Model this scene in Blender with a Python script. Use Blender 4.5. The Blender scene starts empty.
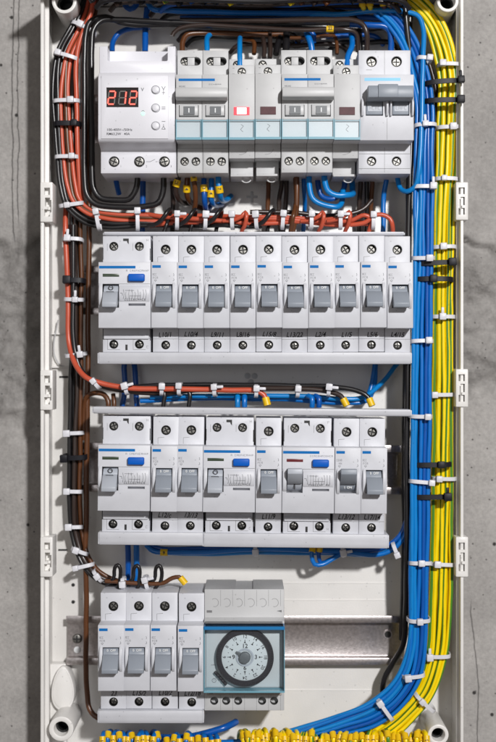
import bpy, bmesh, math, random
from mathutils import Vector, Matrix
random.seed(7)
C = bpy.context.scene.collection
SC = bpy.context.scene
MM = 0.001
CAMD = 900.0          # camera distance from the enclosure's back panel (mm)
KEY_POS = (0.70, -2.2, 0.85); KEY_W = 58.0; KEY_SIZE = 0.14
FILL_W = 1.4

# ------------------------------------------------------------ camera, light
cam = bpy.data.cameras.new('camera'); camo = bpy.data.objects.new('camera', cam); C.objects.link(camo)
camo.location = (0, -CAMD*MM, 0); camo.rotation_euler = (math.radians(90), 0, 0)
cam.sensor_width = 36; cam.sensor_fit = 'AUTO'; cam.lens = 36*835/495.7
cam.clip_start = 0.02; cam.clip_end = 20
cam.dof.use_dof = True; cam.dof.focus_distance = (CAMD-62)*MM; cam.dof.aperture_fstop = 5.6
SC.camera = camo
w = bpy.data.worlds.new("World"); SC.world = w; w.use_nodes = True
bg = w.node_tree.nodes['Background']; bg.inputs[0].default_value = (1.0, 0.86, 0.76, 1); bg.inputs[1].default_value = 0.125
def area(name, loc, target, power, size, col):
    L = bpy.data.lights.new(name, 'AREA'); L.energy = power; L.size = size; L.color = col; L.shape = 'DISK'
    o = bpy.data.objects.new(name, L); C.objects.link(o); o.location = loc
    d = Vector(target)-Vector(loc); o.rotation_euler = d.to_track_quat('-Z', 'Y').to_euler(); return o
area('key_lamp', KEY_POS, (0, 0, 0), KEY_W, KEY_SIZE, (1.0, 0.985, 0.98))
area('fill_lamp', (-0.5, -1.3, 0.1), (0, 0, 0), FILL_W, 0.6, (0.95, 0.97, 1.0))
SC.view_settings.view_transform = 'Standard'; SC.view_settings.look = 'None'
SC.view_settings.exposure = 0.0; SC.view_settings.gamma = 1.0

# ------------------------------------------------------------ coordinates
def S(h): return 0.668*(CAMD-h)/835.0
def XZ(px, py, h): return ((px-248)*S(h), (371-py)*S(h))
def W3(px, py, h):
    x, z = XZ(px, py, h); return Vector((x, -h, z))       # mm

# ------------------------------------------------------------ materials
def mat(name, col, rough=0.45, metal=0.0, spec=0.5, bump=0.0, bscale=800, vary=0.0, vscale=60, emit=None, estr=0, trans=0.0, coat=0.0, sss=0.0):
    m = bpy.data.materials.new(name); m.use_nodes = True; nt = m.node_tree; b = nt.nodes['Principled BSDF']
    b.inputs['Base Color'].default_value = (*col, 1); b.inputs['Roughness'].default_value = rough
    b.inputs['Metallic'].default_value = metal; b.inputs['Specular IOR Level'].default_value = spec
    b.inputs['Transmission Weight'].default_value = trans; b.inputs['Coat Weight'].default_value = coat
    if sss: b.inputs['Subsurface Weight'].default_value = sss; b.inputs['Subsurface Radius'].default_value = (0.002, 0.002, 0.002)
    if emit: b.inputs['Emission Color'].default_value = (*emit, 1); b.inputs['Emission Strength'].default_value = estr
    tc = nt.nodes.new('ShaderNodeTexCoord')
    if vary > 0:
        n = nt.nodes.new('ShaderNodeTexNoise'); n.inputs['Scale'].default_value = vscale; n.inputs['Detail'].default_value = 6
        nt.links.new(tc.outputs['Object'], n.inputs['Vector'])
        r = nt.nodes.new('ShaderNodeMapRange'); r.inputs[1].default_value = 0.3; r.inputs[2].default_value = 0.7
        r.inputs[3].default_value = 1-vary; r.inputs[4].default_value = 1+vary*0.5
        nt.links.new(n.outputs['Fac'], r.inputs[0])
        mx = nt.nodes.new('ShaderNodeVectorMath'); mx.operation = 'SCALE'; mx.inputs[0].default_value = col
        vo = nt.nodes.new('ShaderNodeTexVoronoi'); vo.inputs['Scale'].default_value = 420; nt.links.new(tc.outputs['Object'], vo.inputs['Vector'])
        wn = nt.nodes.new('ShaderNodeTexWhiteNoise'); nt.links.new(vo.outputs['Color'], wn.inputs['Vector'])
        g1 = nt.nodes.new('ShaderNodeMath'); g1.operation = 'GREATER_THAN'; g1.inputs[1].default_value = 0.93; nt.links.new(wn.outputs['Value'], g1.inputs[0])
        g2 = nt.nodes.new('ShaderNodeMath'); g2.operation = 'LESS_THAN'; g2.inputs[1].default_value = 0.22; nt.links.new(vo.outputs['Distance'], g2.inputs[0])
        g3 = nt.nodes.new('ShaderNodeMath'); g3.operation = 'MULTIPLY'; nt.links.new(g1.outputs[0], g3.inputs[0]); nt.links.new(g2.outputs[0], g3.inputs[1])
        g4 = nt.nodes.new('ShaderNodeMath'); g4.operation = 'MULTIPLY_ADD'; g4.inputs[1].default_value = -0.22; g4.inputs[2].default_value = 1.0; nt.links.new(g3.outputs[0], g4.inputs[0])
        g5 = nt.nodes.new('ShaderNodeMath'); g5.operation = 'MULTIPLY'; nt.links.new(g4.outputs[0], g5.inputs[0]); nt.links.new(r.outputs[0], g5.inputs[1]); r = g5
        nt.links.new(r.outputs[0], mx.inputs['Scale']); nt.links.new(mx.outputs[0], b.inputs['Base Color'])
    if bump > 0:
        n2 = nt.nodes.new('ShaderNodeTexNoise'); n2.inputs['Scale'].default_value = bscale; n2.inputs['Detail'].default_value = 3
        nt.links.new(tc.outputs['Object'], n2.inputs['Vector'])
        bp = nt.nodes.new('ShaderNodeBump'); bp.inputs['Strength'].default_value = bump; bp.inputs['Distance'].default_value = 0.0004
        nt.links.new(n2.outputs['Fac'], bp.inputs['Height']); nt.links.new(bp.outputs[0], b.inputs['Normal'])
    return m
def film(name, tint, gl=0.12):
    m = bpy.data.materials.new(name); m.use_nodes = True; nt = m.node_tree; nt.nodes.clear()
    o = nt.nodes.new('ShaderNodeOutputMaterial'); mx = nt.nodes.new('ShaderNodeMixShader'); t = nt.nodes.new('ShaderNodeBsdfTransparent')
    g = nt.nodes.new('ShaderNodeBsdfGlossy'); g.inputs['Roughness'].default_value = 0.25; t.inputs[0].default_value = (*tint, 1)
    f = nt.nodes.new('ShaderNodeFresnel'); f.inputs[0].default_value = 1.49
    nt.links.new(f.outputs[0], mx.inputs[0]); nt.links.new(t.outputs[0], mx.inputs[1]); nt.links.new(g.outputs[0], mx.inputs[2]); nt.links.new(mx.outputs[0], o.inputs[0])
    return m
M = {}
M['pl'] = mat('grey_white_plastic', (0.59, 0.60, 0.64), 0.42, bump=0.25, bscale=2600, vary=0.05, vscale=90)
M['pl2'] = mat('lilac_white_plastic', (0.70, 0.70, 0.745), 0.38, bump=0.2, bscale=2400, vary=0.03)
M['plg'] = mat('light_grey_plastic', (0.52, 0.525, 0.53), 0.45, bump=0.25, bscale=2600, vary=0.05, vscale=90)
M['plo'] = mat('cool_grey_plastic', (0.50, 0.505, 0.51), 0.5, bump=0.2, bscale=2600, vary=0.04)
M['box'] = mat('enclosure_white_plastic', (0.80, 0.785, 0.76), 0.38, bump=0.25, bscale=900, vary=0.10, vscale=22)
M['tog'] = mat('toggle_grey', (0.27, 0.30, 0.345), 0.4, bump=0.2, bscale=3000)
M['togL'] = mat('toggle_light_grey', (0.42, 0.45, 0.50), 0.4, bump=0.2, bscale=3000)
M['togD'] = mat('toggle_dark_grey', (0.12, 0.13, 0.14), 0.4)
M['barg'] = mat('linked_bar_grey', (0.55, 0.555, 0.56), 0.4, bump=0.2, bscale=3000)
M['blk'] = mat('black_mark_and_recess_shade', (0.012, 0.012, 0.012), 0.5)  # black of small marks, also put into holes and slots as their shade
M['ink'] = mat('marker_ink', (0.02, 0.02, 0.025), 0.6)
M['print'] = mat('grey_print', (0.13, 0.135, 0.15), 0.6)
M['line'] = mat('mould_line', (0.16, 0.16, 0.165), 0.6)
M['wht'] = mat('white_print', (0.75, 0.77, 0.78), 0.5)
M['bluebar'] = mat('blue_print', (0.0, 0.14, 0.43), 0.6, spec=0.2)
M['blueL'] = mat('light_blue_print', (0.10, 0.45, 0.75), 0.4)
M['btn'] = mat('blue_button', (0.0, 0.10, 0.50), 0.4, spec=0.25)
M['grn'] = mat('green_window', (0.035, 0.055, 0.03), 0.3)
M['red'] = mat('red_window', (0.13, 0.015, 0.02), 0.3)
M['redlamp'] = mat('dark_red_lens', (0.09, 0.03, 0.035), 0.5, spec=0.3, vary=0.2, vscale=500)
M['glow'] = mat('lit_lamp_centre', (1, 0.8, 0.7), 0.4, emit=(1.0, 0.72, 0.62), estr=1.6)
M['glowr'] = mat('lit_lamp_rim', (0.8, 0.03, 0.05), 0.4, emit=(1.0, 0.03, 0.06), estr=0.75)
M['disp'] = mat('display_black', (0.012, 0.01, 0.01), 0.25)
M['seg'] = mat('display_segment_lit', (0.4, 0.03, 0.02), 0.4, emit=(1.0, 0.04, 0.03), estr=0.8)
M['segc'] = mat('display_segment_core', (0.5, 0.15, 0.1), 0.4, emit=(1.0, 0.26, 0.18), estr=0.9)
M['segoff'] = mat('display_segment_off', (0.14, 0.13, 0.12), 0.4)
M['led'] = mat('green_led', (0.3, 0.9, 0.5), 0.3, emit=(0.5, 1.0, 0.7), estr=0.9)
M['screw'] = mat('plated_screw', (0.24, 0.235, 0.22), 0.38, metal=1.0, bump=0.3, bscale=2500)
M['rail'] = mat('zinc_rail', (0.60, 0.555, 0.55), 0.33, metal=0.92, bump=0.18, bscale=1800, vary=0.25, vscale=500)
M['teal'] = film('clear_teal_cover', (0.968, 0.986, 0.992))
M['tealE'] = mat('teal_cover_edge', (0.16, 0.36, 0.45), 0.35)
M['tealS'] = mat('teal_cover_strong_edge', (0.01, 0.17, 0.42), 0.35)
M['tealP'] = mat('label_card', (0.56, 0.59, 0.61), 0.5)
M['tieW'] = mat('nylon_white', (0.66, 0.66, 0.70), 0.35, bump=0.3, bscale=2000)
M['tieB'] = mat('nylon_black', (0.008, 0.008, 0.012), 0.5, spec=0.3)
M['c_black'] = mat('pvc_black', (0.012, 0.011, 0.012), 0.28)
M['c_dkbr'] = mat('pvc_dark_brown', (0.035, 0.022, 0.018), 0.28)
M['c_brown'] = mat('pvc_brown', (0.105, 0.036, 0.011), 0.32)
M['c_red'] = mat('pvc_red', (0.54, 0.088, 0.042), 0.34, vary=0.06, vscale=150)
M['c_blue'] = mat('pvc_blue', (0.002, 0.15, 0.52), 0.30, vary=0.06, vscale=150)
M['c_dblue'] = mat('pvc_deep_blue', (0.002, 0.085, 0.38), 0.28, vary=0.06, vscale=150)
M['c_sky'] = mat('pvc_light_blue', (0.002, 0.205, 0.57), 0.30, vary=0.06, vscale=150)
M['c_yel'] = mat('pvc_yellow', (0.90, 0.66, 0.0), 0.32, vary=0.06, vscale=150)
M['c_grn'] = mat('pvc_green', (0.07, 0.22, 0.02), 0.32)
M['mark'] = mat('yellow_sleeve', (0.80, 0.50, 0.005), 0.4)
M['dial'] = mat('dial_white', (0.62, 0.66, 0.68), 0.4)
M['ring'] = mat('dial_black_ring', (0.018, 0.016, 0.022), 0.45, bump=0.4, bscale=1500)
M['tface'] = mat('timer_face', (0.58, 0.60, 0.61), 0.4)
M['card'] = mat('taupe_label', (0.40, 0.36, 0.33), 0.6, vary=0.1, vscale=300)

# concrete with pits, formwork seams and a rough broken band
def concrete():
    m = bpy.data.materials.new('concrete'); m.use_nodes = True; nt = m.node_tree; N = nt.nodes; L = nt.links; b = N['Principled BSDF']
    b.inputs['Roughness'].default_value = 0.9
    tc = N.new('ShaderNodeTexCoord').outputs['Object']
    def noise(sc, det=6, rough=0.6):
        n = N.new('ShaderNodeTexNoise'); n.inputs['Scale'].default_value = sc; n.inputs['Detail'].default_value = det; n.inputs['Roughness'].default_value = rough
        L.new(tc, n.inputs['Vector']); return n.outputs['Fac']
    def mr(v, a, b_, c, d):
        r = N.new('ShaderNodeMapRange'); r.inputs[1].default_value = a; r.inputs[2].default_value = b_; r.inputs[3].default_value = c; r.inputs[4].default_value = d
        L.new(v, r.inputs[0]); return r.outputs[0]
    def mt(op, a, b_=None):
        r = N.new('ShaderNodeMath'); r.operation = op
        for i, v in enumerate((a, b_)):
            if v is None: continue
            if isinstance(v, (int, float)): r.inputs[i].default_value = v
            else: L.new(v, r.inputs[i])
        return r.outputs[0]
    sep = N.new('ShaderNodeSeparateXYZ'); L.new(tc, sep.inputs[0]); X, Y, Z = sep.outputs
    big = mr(noise(9), 0.3, 0.7, 0.80, 1.12); fine = mr(noise(420, 8, 0.75), 0.3, 0.7, 0.80, 1.16); mid = mr(noise(45), 0.3, 0.7, 0.90, 1.08)
    v = mt('MULTIPLY', mt('MULTIPLY', big, fine), mid)
    # pits
    vo = N.new('ShaderNodeTexVoronoi'); vo.inputs['Scale'].default_value = 85; L.new(tc, vo.inputs['Vector'])
    wn = N.new('ShaderNodeTexWhiteNoise'); L.new(vo.outputs['Color'], wn.inputs['Vector'])
    pit = mt('MULTIPLY', mr(vo.outputs['Distance'], 0.08, 0.13, 1, 0), mr(wn.outputs['Value'], 0.80, 0.82, 0, 1))
    vo2 = N.new('ShaderNodeTexVoronoi'); vo2.inputs['Scale'].default_value = 260; L.new(tc, vo2.inputs['Vector'])
    wn2 = N.new('ShaderNodeTexWhiteNoise'); L.new(vo2.outputs['Color'], wn2.inputs['Vector'])
    pit = mt('MAXIMUM', pit, mt('MULTIPLY', mr(vo2.outputs['Distance'], 0.10, 0.2, 1, 0), mr(wn2.outputs['Value'], 0.86, 0.88, 0, 0.8)))
    # rough broken band in the middle height
    n1 = noise(14, 3)
    zz = mt('ADD', Z, mt('MULTIPLY', mt('SUBTRACT', n1, 0.5), 0.10))
    band = mt('MULTIPLY', mr(zz, -0.035, -0.015, 0, 1), mr(zz, 0.082, 0.10, 1, 0))
    rn = noise(85, 9, 0.78)
    rough = mt('MULTIPLY', band, rn)
    crk = mt('MULTIPLY', band, mr(mt('ABSOLUTE', mt('SUBTRACT', noise(30, 5, 0.65), 0.5)), 0.0, 0.012, 1, 0))
    # wobbly vertical formwork seams
    def seam(x0, z0, z1, wd, slope=0.0):
        wob = mt('MULTIPLY', mt('SUBTRACT', noise(60, 4), 0.5), 0.004)
        wob2 = mt('MULTIPLY', mt('SUBTRACT', noise(12, 2), 0.5), 0.010)
        d = mt('ABSOLUTE', mt('SUBTRACT', mt('ADD', mt('ADD', X, wob), mt('ADD', wob2, mt('MULTIPLY', Z, slope))), x0))
        return mt('MULTIPLY', mr(d, 0, wd, 1, 0), mt('MULTIPLY', mr(Z, z0-0.005, z0+0.005, 0, 1), mr(Z, z1-0.005, z1+0.005, 1, 0)))
    s1 = seam(-0.1715, 0.095, 0.30, 0.0007); s2 = seam(-0.1675, 0.11, 0.30, 0.0006); s3 = seam(0.1515, -0.30, -0.17, 0.0005, 0.06)
    seams = mt('MAXIMUM', mt('MAXIMUM', s1, s2), s3)
    dark = mt('MAXIMUM', mt('MULTIPLY', pit, 0.9), mt('MULTIPLY', seams, 0.55))
    v = mt('MULTIPLY', v, mt('SUBTRACT', 1.0, dark))
    v = mt('MULTIPLY', v, mr(rough, 0.3, 0.62, 1.0, 0.88))
    col = N.new('ShaderNodeVectorMath'); col.operation = 'SCALE'; col.inputs[0].default_value = (0.385, 0.370, 0.355); L.new(v, col.inputs['Scale'])
    L.new(col.outputs[0], b.inputs['Base Color'])
    hgt = mt('SUBTRACT', mt('ADD', mt('MULTIPLY', rough, 3.0), mt('MULTIPLY', noise(260, 8, 0.75), 0.7)), mt('MULTIPLY', mt('ADD', pit, seams), 0.7))
    bp = N.new('ShaderNodeBump'); bp.inputs['Strength'].default_value = 0.75; bp.inputs['Distance'].default_value = 0.0016
    L.new(hgt, bp.inputs['Height']); L.new(bp.outputs[0], b.inputs['Normal'])
    return m
M['conc'] = concrete()

# ------------------------------------------------------------ mesh tools (units mm: x, h towards viewer, z)
class MB:
    def __init__(s): s.v = []; s.f = []; s.m = []
    def add(s, vs, fs, mi=0):
        o = len(s.v); s.v += vs; s.f += [tuple(o+i for i in f) for f in fs]; s.m += [mi]*len(fs); return s
    def box(s, x0, x1, h0, h1, z0, z1, mi=0):
        vs = [(x, h, z) for x in (x0, x1) for h in (h0, h1) for z in (z0, z1)]
        return s.add(vs, [(0, 1, 3, 2), (4, 6, 7, 5), (0, 4, 5, 1), (2, 3, 7, 6), (0, 2, 6, 4), (1, 5, 7, 3)], mi)
    def prism(s, poly, x0, x1, mi=0):            # poly in (h, z), extruded along x
        n = len(poly); vs = [(x0, a, b) for a, b in poly]+[(x1, a, b) for a, b in poly]
        fs = [tuple(range(n)), tuple(range(2*n-1, n-1, -1))]+[(i, (i+1) % n+0, (i+1) % n+n, i+n) for i in range(n)]
        return s.add(vs, fs, mi)
    def plate(s, poly, h0, h1, mi=0):            # poly in (x, z), extruded along h
        n = len(poly); vs = [(a, h0, b) for a, b in poly]+[(a, h1, b) for a, b in poly]
        fs = [tuple(range(n)), tuple(range(2*n-1, n-1, -1))]+[(i, (i+1) % n, (i+1) % n+n, i+n) for i in range(n)]
        return s.add(vs, fs, mi)
    def disc(s, x, z, r, h0, h1, n=24, mi=0, r2=None):
        r2 = r if r2 is None else r2
        a = [(math.cos(2*math.pi*i/n), math.sin(2*math.pi*i/n)) for i in range(n)]
        vs = [(x+r*c, h0, z+r*q) for c, q in a]+[(x+r2*c, h1, z+r2*q) for c, q in a]
        return s.add(vs, [tuple(range(n)), tuple(range(2*n-1, n-1, -1))]+[(i, (i+1) % n, (i+1) % n+n, i+n) for i in range(n)], mi)
    def ring(s, x, z, ri, ro, h0, h1, n=32, mi=0):
        a = [(math.cos(2*math.pi*i/n), math.sin(2*math.pi*i/n)) for i in range(n)]
        vs = []
        for r, h in ((ri, h0), (ro, h0), (ro, h1), (ri, h1)): vs += [(x+r*c, h, z+r*q) for c, q in a]
        fs = []
        for k in range(4):
            for i in range(n): fs.append((k*n+i, k*n+(i+1) % n, ((k+1) % 4)*n+(i+1) % n, ((k+1) % 4)*n+i))
        return s.add(vs, fs, mi)
    def cup(s, x, z, r, h0, h1, n=20, mi=0):      # open at h1
        a = [(math.cos(2*math.pi*i/n), math.sin(2*math.pi*i/n)) for i in range(n)]
        vs = [(x+r*c, h0, z+r*q) for c, q in a]+[(x+r*c, h1, z+r*q) for c, q in a]
        return s.add(vs, [tuple(range(n))]+[(i, (i+1) % n, (i+1) % n+n, i+n) for i in range(n)], mi)
    def line(s, pts, wd, h0, h1, mi=0):          # polyline of thin bars in (x, z)
        for (x0, z0), (x1, z1) in zip(pts[:-1], pts[1:]):
            d = Vector((x1-x0, z1-z0)); l = d.length
            if l < 1e-6: continue
            d /= l; n = Vector((-d.y, d.x))*wd/2
            s.plate([(x0+n.x, z0+n.y), (x0-n.x, z0-n.y), (x1-n.x, z1-n.y), (x1+n.x, z1+n.y)], h0, h1, mi)
        return s
    def mesh(s, name, mats, bevel=0, seg=2, ang=40, smooth=40, closed=True):
        me = bpy.data.meshes.new(name)
        me.from_pydata([(a*MM, -b*MM, c*MM) for a, b, c in s.v], [], s.f)
        for p, mi in zip(me.polygons, s.m): p.material_index = mi
        bm = bmesh.new(); bm.from_mesh(me)
        bmesh.ops.recalc_face_normals(bm, faces=bm.faces)
        if bevel:
            es = [e for e in bm.edges if len(e.link_faces) == 2 and e.calc_face_angle(0) > math.radians(ang)]
            bmesh.ops.bevel(bm, geom=es, offset=bevel*MM, segments=seg, affect='EDGES', profile=0.5, clamp_overlap=True)
        bm.to_mesh(me); bm.free()
        for m_ in mats: me.materials.append(M[m_])
        finish(me, smooth); return me
def finish(me, ang=40):
    for p in me.polygons: p.use_smooth = True
    try: me.set_sharp_from_angle(angle=math.radians(ang))
    except Exception: pass
def link(name, me, parent=None, loc=None):
    o = bpy.data.objects.new(name, me); C.objects.link(o)
    if parent: o.parent = parent
    if loc: o.location = loc
    return o
def cut(me, cutter, tm=False):
    a = bpy.data.objects.new('t', me); b = bpy.data.objects.new('c', cutter); C.objects.link(a); C.objects.link(b)
    md = a.modifiers.new('b', 'BOOLEAN'); md.operation = 'DIFFERENCE'; md.solver = 'EXACT'; md.object = b
    if tm: md.material_mode = 'TRANSFER'
    dg = bpy.context.evaluated_depsgraph_get(); r = bpy.data.meshes.new_from_object(a.evaluated_get(dg))
    bpy.data.objects.remove(a); bpy.data.objects.remove(b); finish(r, 35); return r
def text(s, size, x, z, h, m, align='CENTER', shear=0, rot=0, sx=1.0, ext=0.03, bold=0.0):
    cu = bpy.data.curves.new('txt', 'FONT'); cu.body = s; cu.size = size*MM; cu.align_x = align; cu.align_y = 'CENTER'
    cu.extrude = ext*MM; cu.shear = shear; cu.resolution_u = 3; cu.offset = bold*MM
    o = bpy.data.objects.new('t', cu); C.objects.link(o); dg = bpy.context.evaluated_depsgraph_get()
    me = bpy.data.meshes.new_from_object(o.evaluated_get(dg)); bpy.data.objects.remove(o)
    # font lies in XY facing +Z -> turn to face the viewer (-Y)
    me.transform(Matrix.Translation((x*MM, -h*MM, z*MM)) @ Matrix.Rotation(math.radians(90), 4, 'X') @ Matrix.Rotation(rot, 4, 'Z') @ Matrix.Diagonal((sx, 1, 1, 1)))
    me.materials.clear(); me.materials.append(M[m]); return me
def join(meshes, name):
    bm = bmesh.new(); mats = []
    for me in meshes:
        st = len(bm.faces); bm.from_mesh(me); bm.faces.ensure_lookup_table()
        mp = []
        for m_ in me.materials:
            if m_ not in mats: mats.append(m_)
            mp.append(mats.index(m_))
        for f in bm.faces[st:]: f.material_index = mp[f.material_index] if mp else 0
    r = bpy.data.meshes.new(name); bm.to_mesh(r); bm.free()
    for m_ in mats: r.materials.append(m_)
    finish(r, 35); return r
def thing(name, label, cat, loc=(0, 0, 0), group=None, ry=0):
    o = bpy.data.objects.new(name, None); C.objects.link(o); o.location = loc; o.rotation_euler = (0, ry, 0); o.empty_display_size = 0.01
    o['label'] = label; o['category'] = cat
    if group: o['group'] = group
    return o
def tag(o, label, cat, group=None):
    o['label'] = label; o['category'] = cat
    if group: o['group'] = group
    return o
def dup(root, loc, label, group=None, ry=None):
    r = root.copy(); C.objects.link(r); r.location = loc; r['label'] = label
    if group: r['group'] = group
    r.rotation_euler = (random.uniform(-.004, .004), (ry or 0)+random.uniform(-.0025, .0025), random.uniform(-.006, .006))
    for ch in list(root.children):
        if ch.name.startswith('handwriting'): continue
        c = ch.copy(); C.objects.link(c); c.parent = r
        for g in ch.children:
            d = g.copy(); C.objects.link(d); d.parent = c
            if d.name.startswith('screw'): d.rotation_euler = (0, random.uniform(0, 1.57), 0)
    return r
ORD = ['first', 'second', 'third', 'fourth', 'fifth', 'sixth', 'seventh', 'eighth', 'ninth', 'tenth', 'eleventh', 'twelfth', 'thirteenth', 'fourteenth', 'fifteenth', 'sixteenth', 'seventeenth', 'eighteenth', 'nineteenth', 'twentieth', 'twenty-first', 'twenty-second', 'twenty-third', 'twenty-fourth', 'twenty-fifth', 'twenty-sixth', 'twenty-seventh', 'twenty-eighth']

# ------------------------------------------------------------ wall and enclosure
from mathutils import noise as NZ
def wall_mesh():
    xs = [-600, -400, -260]+[-230+2.2*i for i in range(46)]+[-120, 0, 120]+[132+2.2*i for i in range(46)]+[260, 400, 600]
    zs = [-600, -400, -290]+[-110+2.2*i for i in range(105)]+[160, 290, 400, 600]
    V = []; F = []
    for z in zs:
        for x in xs:
            h = -8.0
            if abs(x) > 131 and abs(x) < 235 and -110 < z < 122:
                p = Vector((x*0.02, z*0.02, 3.1 if x < 0 else 9.4))
                edge = z+26*NZ.noise(p*1.3)+8*NZ.noise(p*5)
                lo, hi = ((-62, 96) if x < 0 else (-36, 92))
                m_ = max(0, min(1, (edge-lo)/7))*max(0, min(1, (hi-edge)/7))
                f = NZ.fractal(p*2.2, 0.75, 2.1, 7); r = NZ.ridged_multi_fractal(p*1.6+Vector((5, 2, 0)), 0.8, 2.1, 5, 1.0, 2.0)
                h -= m_*(3.0+7.0*f+2.6*r)
                if h > -7.99: h = -7.99
            V.append((x*MM, -h*MM, z*MM))
    n = len(xs)
    for j in range(len(zs)-1):
        for i in range(n-1): F.append((j*n+i, j*n+i+1, (j+1)*n+i+1, (j+1)*n+i))
    k = len(V); 
    V += [(-600*MM, 0.06, -600*MM), (600*MM, 0.06, -600*MM), (600*MM, 0.06, 600*MM), (-600*MM, 0.06, 600*MM)]
    F.append((k, k+3, k+2, k+1))
    me = bpy.data.meshes.new('wall'); me.from_pydata(V, [], F); me.materials.append(M['conc'])
    for p in me.polygons: p.use_smooth = True
    return me
o = link('wall', wall_mesh()); o['kind'] = 'structure'

enc = thing('enclosure', 'open white plastic distribution box fixed to the concrete wall', 'electrical enclosure', (0, 0, 0))
XL, XR, ZT, ZB, HR = -143.3, 148.8, 263.0, -270.0, 38.0
mb = MB(); mb.box(XL+1, XR-1, -7.5, 0, ZB+1, ZT-1)
link('back_panel', mb.mesh('back_panel', ['box'], 0.5), enc)
mb = MB(); mb.prism([(-7.9, -1), (HR, -1), (HR, 1), (-7.9, 1)], 0, 1)
def wallx(x0, x1, lipx):
    mb = MB(); mb.box(x0, x1, -7.9, HR, ZB, ZT)
    a, b = (x0, lipx) if lipx > x1 else (lipx, x1)
    mb.box(a, b, HR-9, HR-6.5, ZB, ZT)
    return mb.mesh('side_wall', ['box'], 0.6)
link('side_wall', wallx(XL, XL+2.4, XL+5.0), enc); link('side_wall', wallx(XR-2.2, XR, XR-4.0), enc)
for z0, z1 in ((ZT, ZT+2.4), (ZB-2.4, ZB)):
    mb = MB(); mb.box(XL, XR, -7.9, HR+(34 if z0 > 0 else 0), z0, z1); link('end_wall', mb.mesh('end_wall', ['box'], 0.6), enc)  # unseen top end wall is made taller to cast shade into the box
# cover clips along both long edges
def clip(px, py0, py1, side):
    h = HR+1.5; x0, z1 = XZ(px, py0, h); x1, z0 = XZ(px+12.5, py1, h); wd = x1-x0; ht = z1-z0; zc = (z0+z1)/2
    mb = MB(); mb.box(x0, x1, HR-16, h, z0, z1)
    me = mb.mesh('c', ['box'], 0.7)
    cb = MB()
    a, b = (x0+wd*0.32, x0+wd*0.78) if side < 0 else (x0+wd*0.22, x0+wd*0.72)
    cb.box(a, b, h-5, h+3, zc+ht*0.18, zc+ht*0.36); me = cut(me, cb.mesh('k', ['box']))
    cb = MB(); cb.box(a, b, h-5, h+3, zc-ht*0.36, zc-ht*0.18); me = cut(me, cb.mesh('k', ['box']))
    cb = MB(); cb.box(x0+wd*0.38, b, h-7, h+3, zc-ht*0.11, zc+ht*0.11); me = cut(me, cb.mesh('k', ['box']))
    cb = MB(); q = (x0+wd*0.30, x0+wd*0.5) if side > 0 else (x0+wd*0.6, x0+wd*0.9); cb.box(q[0], q[1], h-3, h+3, zc-ht*0.26, zc+ht*0.05); me = cut(me, cb.mesh('k', ['box']))
    link('cover_clip', me, enc)
for y0, y1 in ((182, 222), (370, 410), (537, 577)): clip(40, y0, y1, -1)
for y0, y1 in ((182, 220), (369, 407), (537, 577)): clip(456, y0, y1, 1)
# screw posts in the corners
def post(px, py, ro, ri, h):
    x, z = XZ(px, py, h); k = S(h); mb = MB(); ro *= k; ri *= k
    mb.ring(x, z, ri, ro, 0, h, 32); me = mb.mesh('screw_post', ['box'], 0.8)
    p = link('screw_post', me, enc)
    mb = MB(); mb.cup(x, z, ri*0.72, 20, h-9, 20); mb.ring(x, z, ri*0.72, ri+0.2, h-10, h-9)  # black liner puts the post hole's shade into its colour
    link('hole_shade_liner', mb.mesh('hole_shade_liner', ['blk', 'blk']), p)
post(64, 1, 12.5, 8.8, 40); post(448, 1, 11, 7.5, 40); post(61, 729, 12.5, 7.2, 40); post(438.5, 735, 10.5, 6.6, 40)
# pear shaped boss, ledges, holes
def pear(px, py, kx, hh):
    hh = hh-16
    k = S(hh); x, z = XZ(px, py, hh); pts = []
    for i in range(36):
        t = 2*math.pi*i/36; r = 1.0; zz = -math.sin(t); xx = math.cos(t)*(0.62+0.38*(0.5-0.5*math.sin(-t)*-1 if False else 0.5+0.5*math.sin(t)))
        pts.append((x+xx*14*k*kx, z+zz*22.5*k*kx))
    return pts
mb = MB(); mb.plate(pear(62.5, 689, 1.0, 30), 0, 14); me = mb.mesh('mounting_boss', ['box'], 1.0)
bs = link('mounting_boss', me, enc)
mb = MB(); mb.plate(pear(62.5, 689, 0.86, 31), 13.5, 14.6); link('boss_lid', mb.mesh('boss_lid', ['box'], 0.4), bs)
mb = MB()
x0, z0 = XZ(45, 664, 9); x1, _ = XZ(66, 664, 9); mb.box(XL+2, x1, 0, 9, ZB, z0)
link('corner_step', mb.mesh('corner_step', ['box'], 1.0), enc)
mb = MB()
for py in (333, 367):
    x0, z0 = XZ(46, py, 20); x1, _ = XZ(66, py, 20); mb.box(XL+2, x1, 0, 3, z0-0.6, z0+0.6)
link('stiffening_rib', mb.mesh('stiffening_rib', ['box'], 0.3), enc)
mb = MB()
for px, py, a, b in ((63.5, 377, 4.5, 0.7), (62.5, 550, 4.5, 0.6), (73, 585, 1.3, 1.3), (73, 602, 1.3, 1.3)):
    x, z = XZ(px, py, 0.3)
    if a == b: mb.disc(x, z, a, 0, 0.25, 12)
    else: mb.box(x-a/1.4, x+a/1.4, 0, 0.25, z-b, z+b)
link('knockout_mark', mb.mesh('knockout_mark', ['blk']), enc)
def emboss(px, py, kind):
    x, z = XZ(px, py, 0); mb = MB()
    if kind == '+': mb.box(x-4, x+4, 0, 0.7, z-0.9, z+0.9); mb.box(x-0.9, x+0.9, 0, 0.72, z-4, z+4)
    else:
        for k in range(3):
            a = k*2.094+0.5; mb.disc(x+3*math.cos(a), z+3*math.sin(a), 2.2, 0, 0.7, 12)
    link('moulded_mark', mb.mesh('moulded_mark', ['plo'], 0.2), enc)
emboss(252, 197, '+'); emboss(251, 378, 'o')
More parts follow.
